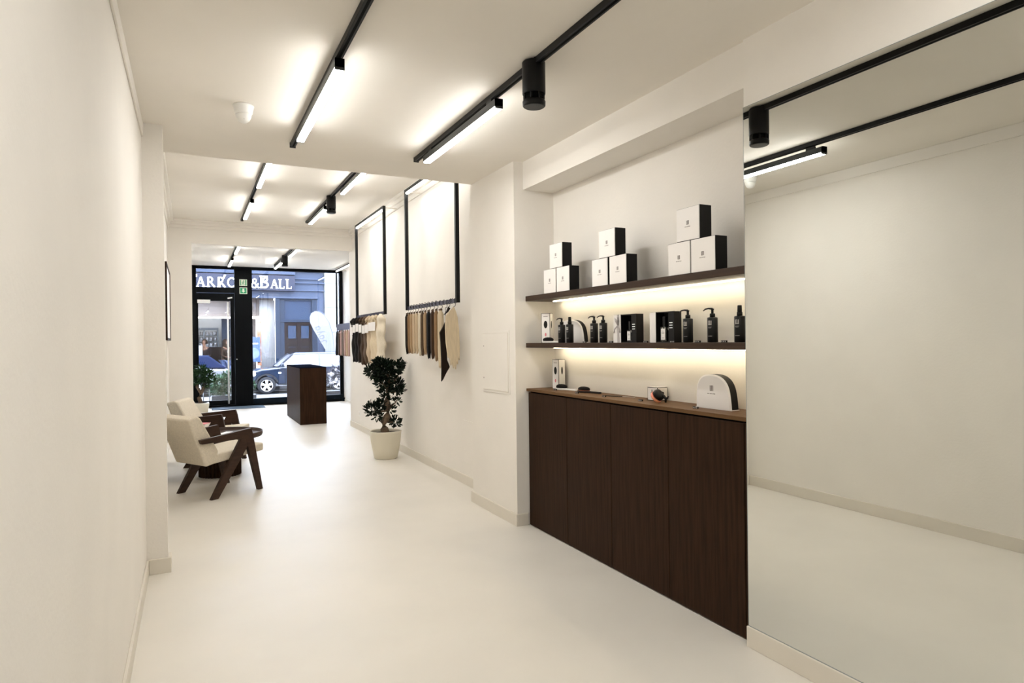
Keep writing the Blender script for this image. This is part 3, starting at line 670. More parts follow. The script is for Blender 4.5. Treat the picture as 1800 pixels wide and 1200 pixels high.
def spot(x, y, zc, label):
    t = thing('spotlight', (x, y, zc), label, 'spotlight')
    MB().lathe([(.058, -.175), (.060, -.17), (.060, -.012), (.057, -.008)], n=32).build('body', M['black'], t)
    m_ = MB(); m_.lathe([(.052, -.205), (.052, -.175)], n=28)
    m_.build('neck', M['blackgap'], t)
    m_ = MB()
    for k in range(8):
        a = R(45*k); m_.box(.0525*math.cos(a)-.004, .0525*math.cos(a)+.004, .0525*math.sin(a)-.004, .0525*math.sin(a)+.004, -.205, -.175)
    m_.build('cooling_fins', M['black'], t)
    m_ = MB(); m_.lathe([(.055, -.236), (.059, -.232), (.060, -.212), (.056, -.205)], n=32); r_ = m_.build('front_ring', M['black'], t)
    MB().lathe([(.052, -.238), (.052, -.235)], n=28).build('lens', M['housing'], r_)
    box(-.02, .02, -.05, .05, -.03, -.0).build('track_adapter', M['black'], t)
spot(1.605, 2.93, ZC, 'large black cylinder spotlight hanging in front of the near linear lights')
spot(1.70, 8.75, ZM, 'black cylinder spotlight on the right middle-room track')
spot(1.78, 14.1, ZF, 'black cylinder spotlight closest to the shop window')
dc = thing('dome_camera', (.305, 4.22, ZC), 'small white dome security camera on the ceiling', 'security camera')
MB().lathe([(.058, 0), (.060, -.006), (.057, -.014), (.050, -.05), (.045, -.056)], n=28).build('base', M['white'], dc)
dm_ = MB().lathe([(.046, -.05), (.044, -.07), (.034, -.092), (.018, -.104), (.003, -.107)], n=24).build('dome', M['white'], dc)
MB().lathe([(.005, 0), (.005, .004)], (.0, -.034, -.088), 10, 'y').build('lens', M['black'], dm_)

# ================================================================ LEFT WALL ITEMS
wm = thing('wall_mirror', (XLM+.012, 8.75, .01), 'tall narrow mirror strip on the left wall just past the pier', 'mirror')
box(0, .022, -.45, .40, 0, 2.48).build('glass', M['mirror'], wm)
box(-.011, .010, -.46, .41, 0, 2.49).build('backing', M['mirroredge'], wm)
pf = thing('picture_frame', (XLM, 10.1, 1.55), 'white picture in a dark frame on the left wall beyond the armchairs', 'picture')
m_ = MB(); m_.box(0, .045, -.82, -.785, 0, 1.0).box(0, .045, .785, .82, 0, 1.0).box(0, .045, -.785, .785, 0, .03).box(0, .045, -.785, .785, .97, 1.0)
m_.build('frame', M['wood'], pf); box(.002, .035, -.785, .785, .03, .97).build('print', M['paper'], pf)

# ================================================================ BIG MIRROR, NICHE, CABINETS
gm = thing('wall_mirror', (XR, .7, .104), 'huge frameless mirror covering the right wall beside the cabinets', 'mirror')
box(-.006, 0, -2.2, 1.592, 0, 2.505).build('glass', M['mirror'], gm)
m_ = MB(); m_.box(-.0065, 0, 1.592, 1.594, 0, 2.505).box(-.0065, 0, -2.2, 1.594, 2.505, 2.507).box(-.0065, 0, -2.2, 1.594, -.004, 0)
m_.build('edge', M['mirroredge'], gm)

YC = [4.62, 4.03, 3.48, 2.915, 2.345]
names = ['dark wood cabinet next to the column, leftmost of the row', 'dark wood cabinet second from the column', 'dark wood cabinet second from the big mirror', 'dark wood cabinet beside the big mirror']
for i in range(4):
    y1, y0 = YC[i], YC[i+1]
    t = thing('cabinet', (2.447, (y0+y1)/2, 0), names[i], 'cabinet', group=None); hw = (y1-y0)/2
    m_ = MB(); m_.box(.022, .262, -hw+.0005, hw-.0005, .0, 1.082); m_.build('body', M['blackgap'], t)
    m_ = MB(); m_.box(0, .02, -hw+.002, hw-.002, .006, 1.075); m_.build('door', M['wood'], t, .0015, 1)
m_ = MB(); m_.box(2.447, 2.70, 2.297, 2.341, .006, 1.075)
tag(m_.build('filler_panel', M['wood']), 'narrow dark wood filler strip between last cabinet and mirror', 'panel')
m_ = MB(); m_.box(2.438, 2.711, 2.296, 4.638, 1.085, 1.106)
tag(m_.build('worktop', M['woodlit'], bevel=.0015), 'long dark wood worktop, coloured paler as if lit, running over the dark cabinets', 'worktop')
def shelf(z0, z1, label):
    t = thing('wall_shelf', (2.44, 3.47, z0), label, 'shelf')
    box(0, .271, -1.172, 1.168, 0, z1-z0).build('board', M['shelf'], t, .0015)
    m_ = MB(); m_.box(.190, .200, -1.165, 1.05, -.007, 0); m_.build('led_strip', M['strip'], t)
shelf(1.812, 1.853, 'upper dark wood wall shelf carrying the white cartons')
shelf(1.437, 1.474, 'lower dark wood wall shelf carrying the black bottles')

# logo mark of two joined open rectangles, bars one two three
def logo(mb, o, u, v, n, s, dep=.0006, tiny=True, gap=.5):
    """o centre; u right, v up, n outward; s height"""
    o, u, v, n = Vector(o), Vector(u), Vector(v), Vector(n); w_ = s*.16
    for k in (-1, 0, 1): mb.bar(o+u*k*s*.32-v*s*.5, o+u*k*s*.32+v*s*.5, w_, dep, n)
    mb.bar(o-u*s*.4-v*s*.46, o+u*s*.08-v*s*.46, s*.07, dep, n); mb.bar(o-u*s*.08+v*s*.46, o+u*s*.4+v*s*.46, s*.07, dep, n)
    if tiny:
        x = -s*1.05
        for l in (.16, .12, .12, 0, .12, .12, .12, 0, .14, .1, .12, .14):
            if l: mb.bar(o+u*x-v*s*1.0, o+u*(x+l*s)-v*s*1.0, s*.13, dep, n)
            x += (l+.05 if l else .12)*s
    return mb
# white cartons, three pyramids: each lies facing the room (-x)
def carton(loc, label):
    t = thing('carton', loc, label, 'box', group=None)
    box(.004, .085, -.091, .091, 0, .182).build('body', M['boxblack'], t)
    box(0, .004, -.089, .089, .002, .180).build('front_panel', M['paper'], t)
    logo(MB(), (-.0006, 0, .098), (0, -1, 0), (0, 0, 1), (-1, 0, 0), .022).build('logo', M['ink'], t)
    return t
cz = 1.853; cx_ = 2.452
c0 = carton((cx_, 2.625, cz), 'white-fronted black carton under the rightmost pyramid, nearer the mirror')
for loc, lb in (((cx_, 2.812, cz), 'white-fronted black carton under the rightmost pyramid, on its left side'),
  ((cx_, 2.738, cz+.1825), 'white-fronted black carton topping the rightmost pyramid by the mirror'),
  ((cx_, 3.390, cz), 'white-fronted black carton at lower right of the middle pyramid'),
  ((cx_, 3.592, cz), 'white-fronted black carton at lower left of the middle pyramid'),
  ((cx_, 3.508, cz+.1825), 'white-fronted black carton topping the middle pyramid'),
  ((cx_, 4.070, cz), 'white-fronted black carton at lower right of the leftmost pyramid'),
  ((cx_, 4.262, cz), 'white-fronted black carton at lower left of the leftmost pyramid'),
  ((cx_, 4.168, cz+.1825), 'white-fronted black carton topping the leftmost pyramid by the column')):
    dup(c0, loc, lb)

# tall brush boxes
def brushbox(loc, rz, label, h=.235):
    t = thing('brush_box', loc, label, 'box', rz)
    box(-.036, .036, -.036, .036, 0, h).build('body', M['boxblack'], t)
    m_ = MB(); m_.box(-.0368, -.036, -.033, .033, .003, h-.003).box(-.033, .033, -.0368, -.036, .003, h-.003); pn = m_.build('white_panel', M['paper'], t)
    m_ = MB(); m_.lathe([(.001, -.0374), (.001, -.0368)], (0, 0, 0), 3, 'x')
    m_ = MB().lathe([(.019, -.0376), (.019, -.0368)], (0, 0, h*.62), 20, 'x', sx=.8, sy=1.6).lathe([(.019, -.0376), (.019, -.0368)], (0, 0, h*.62), 20, 'y', sx=.45, sy=1.6)
    m_.build('brush_picture', M['boxblack'], t)
    m_ = MB().lathe([(.007, -.0376), (.007, -.0368)], (0, 0, h*.28), 12, 'x', sy=2); m_.build('pink_print', M['pink'], t)
    m_ = MB().box(-.0374, -.0368, -.018, .018, h*.88, h*.895); m_.build('small_print', M['ink'], t)
brushbox((2.56, 4.50, 1.474), R(42), 'tall white box with oval brush picture on the lower shelf')
brushbox((2.64, 4.46, 1.106), R(14), 'tall white box with oval brush picture standing on the worktop')
def hairbrush(loc, rz, label, hm, rim):
    t = thing('hairbrush', loc, label, 'brush', rz)
    m_ = MB(); o = [(.0, .0)]
    prof = [(-.06, .012), (-.045, .026), (-.02, .034), (.01, .035), (.04, .028), (.06, .014), (.08, .009), (.15, .009), (.185, .011), (.19, .006)]
    m_.prism([(x, y) for x, y in prof]+[(x, -y) for x, y in prof[::-1]], .0, .014, 'z'); m_.build('handle', hm, t, .004, 3)
    MB().lathe([(.030, .012), (.033, .016), (.030, .02)], n=24, sx=1.75, sy=1).build('cushion', rim, t)
    MB().lathe([(.032, .019), (.034, .026), (.029, .036), (.018, .042), (.003, .044)], n=24, sx=1.75, sy=1).build('bristles', M['bristle'], t)
hairbrush((2.535, 4.44, 1.474), R(-86), 'white paddle hairbrush with black bristles lying on the lower shelf', M['white'], M['boxblack'])
hairbrush((2.60, 4.35, 1.106), R(-84), 'white paddle hairbrush lying on the worktop beside the tall box', M['white'], M['boxblack'])
hairbrush((2.60, 4.03, 1.106), R(-84), 'black paddle hairbrush with orange rim lying on the worktop', M['boxblack'], M['brushrim'])
cmb = thing('tail_comb', (2.60, 3.64, 1.106), 'thin black comb with metal tail lying on the worktop', 'comb', R(-70))
m_ = MB(); m_.box(-.08, .06, -.004, .004, 0, .003)
for i in range(34): m_.box(-.078+i*.004, -.0765+i*.004, -.026, -.004, 0, .0025)
m_.build('teeth', M['boxblack'], cmb); MB().tube([(.06, 0, .002), (.16, 0, .002)], .0016, 6).build('tail', M['steel'], cmb)

# cosmetic bags
def bag(loc, rz, s, label):
    t = thing('toiletry_bag', loc, label, 'bag', rz); W, Hh, D = .134*s, .19*s, .030*s
    out = [(-W, 0), (-W*1.0, Hh*.55), (-W*.9, Hh*.78), (-W*.68, Hh*.94), (-W*.35, Hh), (.1*W, Hh), (.45*W, Hh*.94), (.72*W, Hh*.8), (.88*W, Hh*.6), (.96*W, Hh*.3), (W, 0)]
    def ring(d, sh): return [(x*sh, d, z*(.5+.5*sh)+.002) for x, z in out]
    for _ in range(2):
        o2 = [out[0]]
        for p_, q_ in zip(out[:-1], out[1:]): o2 += [(p_[0]*.75+q_[0]*.25, p_[1]*.75+q_[1]*.25), (p_[0]*.25+q_[0]*.75, p_[1]*.25+q_[1]*.75)]
        out = o2+[out[-1]]
    # local: width along x, thickness along y (front at -y)
    m_ = MB(); n = len(out)
    r1, r2, r3, r4 = ring(-D*1.0, .90), ring(-D*.8, .985), ring(D*.8, .985), ring(D, .90)
    def skin_(rings, mb, caps=(False, False)):
        vs = [p for r_ in rings for p in r_]; fs = []
        for j in range(len(rings)-1): fs += [(j*n+i, j*n+i+1, (j+1)*n+i+1, (j+1)*n+i) for i in range(n-1)]
        if caps[0]: fs.append(tuple(range(n)))
        if caps[1]: fs.append(tuple((len(rings)-1)*n+i for i in range(n)))
        mb.add(vs, fs)
    lean = [(x, y+.03*s-(z/Hh)*.0, z) for x, y, z in []]
    skin_([r1, r2], m_, (True, False)); m_.build('front', M['paper'], t, .002)
    m_ = MB(); skin_([r2, r3], m_); m_.build('gusset', M['boxblack'], t)
    m_ = MB(); skin_([r3, r4], m_, (False, True)); m_.build('back', M['paper'], t)
    m_ = MB(); m_.box(-W, W, -D, D, 0, .005); m_.build('bottom', M['paper'], t)
    logo(MB(), (-.01*s, -D-.0006, Hh*.60), (1, 0, 0), (0, 0, 1), (0, -1, 0), .03*s).build('logo', M['ink'], t)
bag((2.61, 2.695, 1.106), R(-89), 1.0, 'white dome-shaped toiletry bag with black side on the worktop')
bag((2.63, 4.21, 1.474), R(-72), .92, 'white dome-shaped toiletry bag behind two bottles on the lower shelf')

# bottles
def bottle(loc, label, pump=True, s=1.0, rz=0):
    t = thing('pump_bottle' if pump else 'spray_bottle', loc, label, 'bottle', rz)
    MB().lathe([(.026*s, 0), (.028*s, .003), (.028*s, .132), (.026*s, .136), (.014*s, .138)], n=28).build('body', M['bottle'], t)
    c = MB().lathe([(.0145*s, .137), (.0145*s, .155), (.013*s, .158)], n=24).build('collar', M['bottle'], t)
    m_ = MB()
    if pump:
        m_.lathe([(.007, .158), (.007, .176), (.009, .178), (.009, .184)], n=16); m_.tube([(0, 0, .183), (0, .025, .186), (0, .045, .183), (0, .058, .174)], [.006, .0045, .004, .003], 8)
        m_.build('pump', M['bottle'], c)
    else:
        m_.lathe([(.012, .158), (.011, .190), (.010, .192)], n=20); m_.build('spray_cap', M['bottle'], c)
    # print on the side that faces -x
    lg = MB(); lg.box(-.0290*s, -.0282*s, -.012, .008, .096, .099)
    for k in (-.010, -.002, .006): lg.box(-.0292*s, -.0270*s, k-.0016, k+.0016, .094, .118)
    lg.box(-.0292*s, -.0270*s, -.002, .006, .116, .118)
    lg.box(-.0290*s, -.0276*s, -.013, .010, .083, .0845).box(-.0290*s, -.0276*s, -.009, .006, .078, .0792).box(-.0290*s, -.0270*s, -.015, .009, .034, .0355)
    lg.build('print', M['silver'], t); return t
bz = 1.474
bottle((2.52, 4.205, bz), 'black pump bottle in front of the white bag, nearest the column', True, 1, R(12))
bottle((2.52, 4.09, bz), 'black spray bottle just right of the pump bottle before the bag', False, 1, R(12))
bottle((2.55, 3.812, bz), 'left one of the two black pump bottles standing close together mid-shelf', True, 1, R(12))
bottle((2.55, 3.70, bz), 'right one of the two black pump bottles standing close together mid-shelf', True, 1, R(12))
bottle((2.55, 2.854, bz), 'black pump bottle directly right of the two open gift boxes', True, 1, R(12))
bottle((2.55, 2.66, bz), 'black pump bottle standing alone beside the last spray bottle', True, 1, R(12))
bottle((2.55, 2.465, bz), 'black spray bottle at the mirror end of the lower shelf', False, 1, R(12))
# gift boxes: open-fronted box showing a perfume bottle, opened lid at the left
def gift(loc, rz, label, bow, s=1.0):
    t = thing('gift_box', loc, label, 'gift box', rz)
    m_ = MB(); m_.box(-.075, .075, .06, .065, 0, .185).box(-.078, -.073, 0, .065, 0, .185).box(.073, .078, 0, .065, 0, .185).box(-.078, .078, 0, .065, 0, .005).box(-.078, .078, 0, .065, .180, .185)
    m_.build('tray', M['boxblack'], t)
    lx = -.16 if bow else -.135
    ld = MB(); ld.box(lx, -.078, .0, .006, 0, .185); lo_ = ld.build('lid', M['paper'], t)
    m_ = MB(); m_.box(lx-.001, -.0785, .006, .010, 0, .186); m_.build('lid_back', M['boxblack'], lo_)
    m_ = MB(); m_.box(.045, .095, -.006, .0, 0, .185); fp = m_.build('open_flap', M['boxblack'], t)
    m_ = MB()
    for k in (.085, .1, .115): m_.box(.055, .082, -.0075, -.006, k, k+.005)
    m_.build('stripe_print', M['lettering'], fp)
    if bow:
        m_ = MB()
        for sx in (-1, 1):
            m_.tube([(-.106, -.004, .115), (-.106+sx*.012, -.014, .145), (-.106+sx*.018, -.016, .165), (-.106+sx*.006, -.008, .150), (-.106, -.004, .115)], .004, 6)
            m_.tube([(-.106, -.004, .115), (-.106+sx*.025, -.012, .09), (-.106+sx*.034, -.010, .065)], .004, 6)
        m_.box(-.115, -.097, -.003, 0, 0, .185); m_.build('ribbon', M['ribbon'], lo_)
    return t
gift((2.55, 3.42, bz), R(-90), 'open black gift box with ribboned white lid, left of the pair', True)
gift((2.55, 3.061, bz), R(-90), 'open black gift box with plain white lid, right of the pair', False)
def perfume(loc, rz, s, label):
    t = thing('perfume_bottle', loc, label, 'bottle', rz)
    box(-.024*s, .024*s, -.014*s, .014*s, 0, .078*s).build('flask', M['clear'], t, .003)
    box(-.021*s, .021*s, -.011*s, .011*s, .004, .06*s).build('scent', M['housing'], t, .002)
    box(-.010*s, .010*s, -.010*s, .010*s, .078*s, .132*s).build('cap', M['bottle'], t, .002)
    l_ = box(-.016*s, .016*s, -.0155*s, -.0145*s, .010*s, .068*s).build('label', M['paper'], t)
    m_ = MB(); 
    for k, wv in ((.054, .006), (.046, .010), (.042, .010), (.018, .009)): m_.box(-wv*s, wv*s, -.0160*s, -.0155*s, k*s, (k+.002)*s)
    m_.build('print', M['ink'], l_)
perfume((2.575, 3.425, bz+.0055), R(-90), 1.0, 'small clear perfume bottle inside the ribboned gift box')
perfume((2.578, 3.085, bz+.0055), R(-90), 1.15, 'larger clear perfume bottle inside the plain gift box')
# price blocks
def price(loc, label, rz=-90):
    t = thing('price_block', loc, label, 'price tag', R(rz), group='small price blocks')
    m_ = MB()
    for k in range(3): m_.box(-.019+k*.013, -.007+k*.013, -.005, .005, 0, .011)
    m_.build('digits_holder', M['boxblack'], t, .001)
    m_ = MB()
    for k in range(3): m_.box(-.0165+k*.013, -.0095+k*.013, -.0056, -.005, .003, .008)
    m_.build('digits', M['silver'], t); return t
for (x, y, z), lb in (((2.53, 4.33, 1.106), 'tiny black price block in front of the white brush on the worktop'), ((2.51, 3.985, 1.106), 'tiny black price block in front of the black brush on the worktop'),
  ((2.515, 3.65, 1.106), 'tiny black price block in front of the tail comb'), ((2.53, 3.27, 1.106), 'tiny black price block left of the small square box'), ((2.515, 2.76, 1.106), 'tiny black price block in front of the worktop toiletry bag'),
  ((2.50, 3.86, bz), 'tiny black price block left of the paired pump bottles'), ((2.465, 3.49, bz), 'tiny black price block below the ribboned lid'), ((2.465, 3.13, bz), 'tiny black price block before the plain gift box lid'), ((2.49, 2.915, bz), 'tiny black price block right of the plain gift box'), ((2.48, 2.70, bz), 'tiny black price block between the last two pump bottles'), ((2.48, 2.505, bz), 'tiny black price block left of the last spray bottle')):
    price((x, y, z), lb)
# small square product box and its gadget
sb = thing('product_box', (2.655, 3.26, 1.106), 'small square white box with a dark picture behind the black gadget', 'box', R(6))
box(-.043, .043, -.043, .043, 0, .085).build('body', M['boxblack'], sb)
m_ = MB(); m_.box(-.0438, -.043, -.040, .040, .004, .081).box(-.040, .040, -.0438, -.043, .004, .081).box(-.041, .041, -.041, .041, .085, .0856); m_.build('white_panel', M['paper'], sb)
m_ = MB().lathe([(.012, -.0444), (.012, -.0438)], (0, 0, .045), 16, 'y', sx=1.2).lathe([(.012, -.0444), (.012, -.0438)], (0, 0, .045), 16, 'x', sx=1.2); m_.box(-.0444, -.0438, .0, .006, .05, .07).build('picture', M['boxblack'], sb)
gd = thing('hair_curler', (2.575, 3.155, 1.106), 'black curling gadget with coral ring tilted before the small box', 'hair tool', R(-68))
rm = Matrix.Rotation(R(52), 4, 'Y')
m_ = MB().lathe([(.030, -.004), (.036, 0), (.038, .015), (.034, .028), (.02, .034)], n=24).xf(Matrix.Translation((-.006, 0, .038)) @ rm); m_.build('body', M['boxblack'], gd)
m_ = MB().lathe([(.034, -.022), (.039, -.016), (.039, -.004)], n=24).xf(Matrix.Translation((-.006, 0, .038)) @ rm); m_.build('coral_ring', M['coral'], gd)
m_ = MB().tube([(.02, 0, .045), (.04, 0, .038), (.052, 0, .022), (.05, 0, .002)], [.012, .010, .008, .006], 8).tube([(.045, 0, .03), (.062, 0, .028), (.070, .0, .040)], [.008, .006, .004], 8); m_.build('handle', M['boxblack'], gd)

# access panels and socket
ap = thing('access_panel', (2.345, 5.015, 1.05), 'white flush access panel in the column left of the shelves', 'panel')
box(-.006, 0, -.27, .275, 0, .53).build('frame', M['wall'], ap, .002)
box(-.009, -.006, -.25, .255, .022, .508).build('door', M['wall'], ap, .002)
gq = MB(); gq.box(-.0095, -.006, -.252, -.250, .02, .51).box(-.0095, -.006, -.252, .257, .508, .5105).box(-.0095, -.006, -.252, .257, .0195, .022); gq.build('gap', M['base'], ap)
m_ = MB()
for z in (.12, .40): m_.lathe([(.006, -.010), (.006, -.009)], (0, .235, z), 10, 'x')
m_.build('lock', M['ink'], ap)
ap = thing('access_panel', (XR2, 6.13, .23), 'faint white cover panel low on the long right wall', 'panel')
box(-.008, 0, -.16, .16, 0, .44).build('cover', M['wall'], ap, .002)
so = thing('wall_socket', (XR2, 10.95, .28), 'white wall socket low on the far end of the right wall', 'socket')
box(-.01, 0, -.04, .04, -.04, .04).build('plate', M['white'], so, .003)
MB().lathe([(.02, -.011), (.02, -.009)], n=16, axis='x').build('insert', M['base'], so)

# ================================================================ HAIR RACKS
def rack(x, y0, y1, z0, z1, wall, label, slots, led=True):
    t = thing('hair_rack', (x, y0, z0), label, 'display rack'); L = y1-y0; h_ = z1-z0; th = .019
    m_ = MB(); m_.box(-th, th, -th, th, 0, h_); m_.build('post', M['black'], t, .002)
    m_ = MB(); m_.box(-th, th, L-th, L+th, 0, h_); m_.build('post', M['black'], t, .002)
    m_ = MB(); m_.box(-th, th, th, L-th, h_-.038, h_); tb = m_.build('top_bar', M['black'], t, .002)
    if led: box(-th*.8, th*.8, th+.02, L-th-.02, h_-.055, h_-.038).build('led_bar', M['ledf'], tb)
    m_ = MB(); m_.box(-.008, .008, th, L-th, .0, .042); cb_ = m_.build('comb_rail', M['darkrail'], t, .002)
    m_ = MB()
    n_ = slots
    for i in range(n_):
        yy = th+.04+(L-2*th-.08)*i/(n_-1); m_.box(-.0105, .0105, yy-.007, yy+.007, -.002, .044)
    m_.build('slot_clips', M['black'], cb_)
    m_ = MB()
    for yy in (.0, L): m_.box(th, wall-x, yy-.006, yy+.006, h_-.03, h_-.018)
    m_.build('wall_bracket', M['base'], t)
    return t
rack(2.36, 5.92, 7.56, 1.875, 3.33, XR2, 'black wall-mounted hair rack with straight hair, nearest the column', 15)
rack(2.36, 8.56, 10.18, 1.868, 3.33, XR2, 'black wall-mounted hair rack with wavy hair bundles behind the potted tree', 18)
rk3 = rack(3.25, 14.6, 16.2, 1.86, 3.29, XR3, 'black hair rack in the front room beside the shop window', 18)

def hairlock(x, y, ztop, L, wy, wx, hm, label, group, rnd, wavy=0, hook=True, tag_=False, bun=False, lean=0, tip=.55, cat='hair extension', hz=.05):
    t = thing('hair_extension', (x, y, ztop), label, cat, group=group)
    n, rows = 18, 22; m_ = MB(); vs = []; ph = rnd.random()*6; ph2 = [rnd.random()*6 for _ in range(4)]
    for j in range(rows+1):
        s_ = j/rows; z = -L*s_
        env = min(1, .25+s_*9) if not bun else min(1, .5+s_*4)
        tp_ = 1-(1-tip)*max(0, (s_-.78)/.22)**1.5
        ox = wavy*.006*math.sin(14*s_+ph); oy = wavy*.005*math.sin(21*s_+ph2[0])+lean*s_
        for i in range(n):
            a = 2*math.pi*i/n; rp = 1+.10*math.sin(5*a+ph2[1])+.06*math.sin(9*a+ph2[2])+wavy*.07*math.sin(23*s_+ph2[3])
            zz = z-(L*.035*math.sin(7*a+ph) if j == rows else 0)
            vs.append((ox+wx*math.cos(a)*rp*env*tp_, oy+wy*math.sin(a)*rp*env*tp_, zz))
    fs = [(j*n+i, j*n+(i+1) % n, (j+1)*n+(i+1) % n, (j+1)*n+i) for j in range(rows) for i in range(n)]
    fs += [tuple(range(n)), tuple(rows*n+i for i in range(n))]
    m_.add(vs, fs, True); lk = m_.build('lock', hm, t)
    if hook:
        hk = MB(); q = [(0, 0, -.004), (0, 0, .008)]+[(.022*math.sin(R(a)), 0, .030-.022*math.cos(R(a))) for a in range(0, 181, 22)]+[(-.013, 0, .060), (-.013, 0, .078), (-.011, 0, .088), (0, 0, .094), (.011, 0, .088), (.013, 0, .072)]
        hk.tube(q, .003, 6); hk.build('hook', M['black'], t)
        box(-wx*.45, wx*.45, -wy*.45, wy*.45, -.012, .006).build('clip', M['bark'], t)
    if tag_:
        dz = rnd.uniform(-.02, .03)
        box(-wx*1.36, -wx*1.24, -wy*.85, wy*.80, -.235+dz, -.115+dz).build('paper_tag', M['paper'], t)
    if bun:
        bn = MB()
        for k in range(7):
            a = R(k*52); bn.lathe([(.01, -.035), (.036, -.014), (.038, .012), (.012, .036)], (wx*.75*math.cos(a), wy*1.05*math.sin(a), -.045+.026*math.sin(k*2.1)), 8)
        bn.build('rolled_top', hm, t)
    return t
rnd = random.Random(11)
G1 = 'straight hair extensions on the nearest rack'
L1 = [(7.58, .030, 'dark', .48, 'dark brown straight hair at the window end of the nearest rack'), (7.49, .026, 'caramel', .47, 'caramel straight hair, second from the window end of the nearest rack'), (7.40, .028, 'honey', .47, 'honey straight hair, third from the window end of the nearest rack'), (7.30, .030, 'sand', .47, 'sandy straight hair, fourth from the window end of the nearest rack'), (7.20, .030, 'sand', .47, 'sandy straight hair, fifth from the window end of the nearest rack'), (7.09, .032, 'pale', .49, 'palest blond straight hair between sandy and ash locks on nearest rack'),
      (7.00, .028, 'ash', .49, 'ash brown straight hair just past the palest lock on nearest rack'), (6.90, .028, 'honey', .48, 'honey straight hair left of the thick black lock'), (6.785, .045, 'black', .52, 'thick near-black straight lock mid nearest rack'), (6.655, .042, 'brown', .52, 'thick brown straight lock right of the near-black one'), (6.54, .038, 'caramel', .54, 'caramel straight lock right of the thick brown one')]
for y, wy, hm, L, lb in L1: hairlock(2.36, y, 1.835, L, wy, .022, H[hm], lb, G1, rnd)
hairlock(2.36, 6.41, 1.83, .60, .058, .026, H['blond'], 'long blond straight ponytail beside the slanted black hairpiece', G1, rnd, tip=.7)
# hairpieces with slanted top
def halo(x, y, pts, hm, label, hy, hz_, th=.014):
    t = thing('hair_extension', (x, y, 0), label, 'hair extension', group='slanted hairpieces on the nearest rack')
    m_ = MB(); m_.prism(pts, -.014, .016, 'y'); o = m_.build('lock', hm, t, .005, 3)
    zb = 1.842; hk = MB(); hk.tube(([(hy, 0, hz_), (hy, 0, zb-.004)] if hz_ < 1.8 else [(hy, 0, hz_-.01)])+[(hy+.020*math.sin(R(a)), 0, zb+.022-.022*math.cos(R(a))) for a in range(0, 181, 22)]+[(-.013, 0, zb+.055), (-.013, 0, zb+.07), (0, 0, zb+.085), (.013, 0, zb+.066)], .003, 6); hk.build('hook', M['black'], t)
# (y relative, z): y positive is away from the camera
halo(2.36, 6.06, [(-.073, 1.75), (-.03, 1.80), (.012, 1.841), (.03, 1.80), (.049, 1.738), (.064, 1.60), (.070, 1.42), (.067, 1.30), (.055, 1.33), (.048, 1.26), (.036, 1.29), (.026, 1.21), (.014, 1.26), (.003, 1.22), (-.012, 1.28), (-.026, 1.25), (-.038, 1.33), (-.055, 1.33), (-.074, 1.48), (-.079, 1.634)], H['blond'], 'wide blond slanted hairpiece at the column end of the nearest rack', .012, 1.84)
halo(2.36, 6.11, [(-.076, 1.757), (-.045, 1.80), (-.027, 1.842), (-.006, 1.826), (-.03, 1.79)], H['dark'], 'small dark brown hair wedge behind the wide blond piece', -.027, 1.84)
halo(2.36, 6.30, [(.014, 1.70), (-.018, 1.64), (-.052, 1.586), (-.042, 1.49), (-.036, 1.30), (-.036, 1.18), (-.040, 1.078), (-.022, 1.10), (.012, 1.165), (.052, 1.226), (.045, 1.25), (.024, 1.30), (.020, 1.45), (.018, 1.60)], H['dark'], 'long near-black slanted hairpiece hanging lowest on the nearest rack', .014, 1.70)
# wavy bundles on the second rack
G2 = 'wavy hair bundles on the rack behind the tree'
for y, wy, hm, lb in ((10.27, .105, 'black', 'black wavy bundle at the window end of the second rack'), (10.08, .10, 'black', 'second black wavy bundle from the window end of the second rack'), (9.88, .10, 'dark', 'dark brown wavy bundle of the second rack, next to the black ones'), (9.68, .10, 'brown', 'brown wavy bundle of the second rack'),
  (9.48, .10, 'ash', 'ash brown wavy bundle of the second rack'), (9.28, .11, 'sand', 'sandy wavy bundle of the second rack'), (9.08, .11, 'blond', 'blond wavy bundle with paper tag on the second rack'), (8.90, .12, 'blond', 'blond wavy bundle with paper tag next to the palest long one')):
    hairlock(2.34, y, 1.86, .68+rnd.uniform(-.02, .02), wy*1.0, .045, H[hm], lb, G2, rnd, 1.0, False, True, True, tip=.75)
hairlock(2.34, 8.70, 1.88, .70, .14, .05, H['pale'], 'widest palest blond wavy bundle, column end of the second rack', G2, rnd, 1.2, False, False, False, tip=.8)
# swatches in the front room
G3 = 'hair swatches on the rack by the shop window'
for k, (hm, lb) in enumerate((('black', 'black curved hair swatch nearest the shop window'),  ('brown', 'brown hair swatch right of the black one by the window'), ('rose', 'rose brown swatch, third from the shop window'), ('ash', 'ash swatch, fourth from the shop window'), ('rose', 'rose swatch left of the pale one by the window'), ('honey', 'honey swatch, sixth from the shop window'), ('rose', 'last rose swatch before the wall corner'))):
    hairlock(3.24, 16.10-k*.22, 1.785, .60, .085, .03, H[hm], lb, G3, rnd, .5 if k == 0 else 0, False, tip=.9, lean=.12 if k == 0 else 0)
m_ = MB(); m_.box(-.010, .008, .06, 1.54, -.07, .07)
for k in range(24): m_.box(-.014, .012, .05+k*.0645, .095+k*.0645, -.075, .075)
m_.build('clip_row', M['darkrail'], rk3)

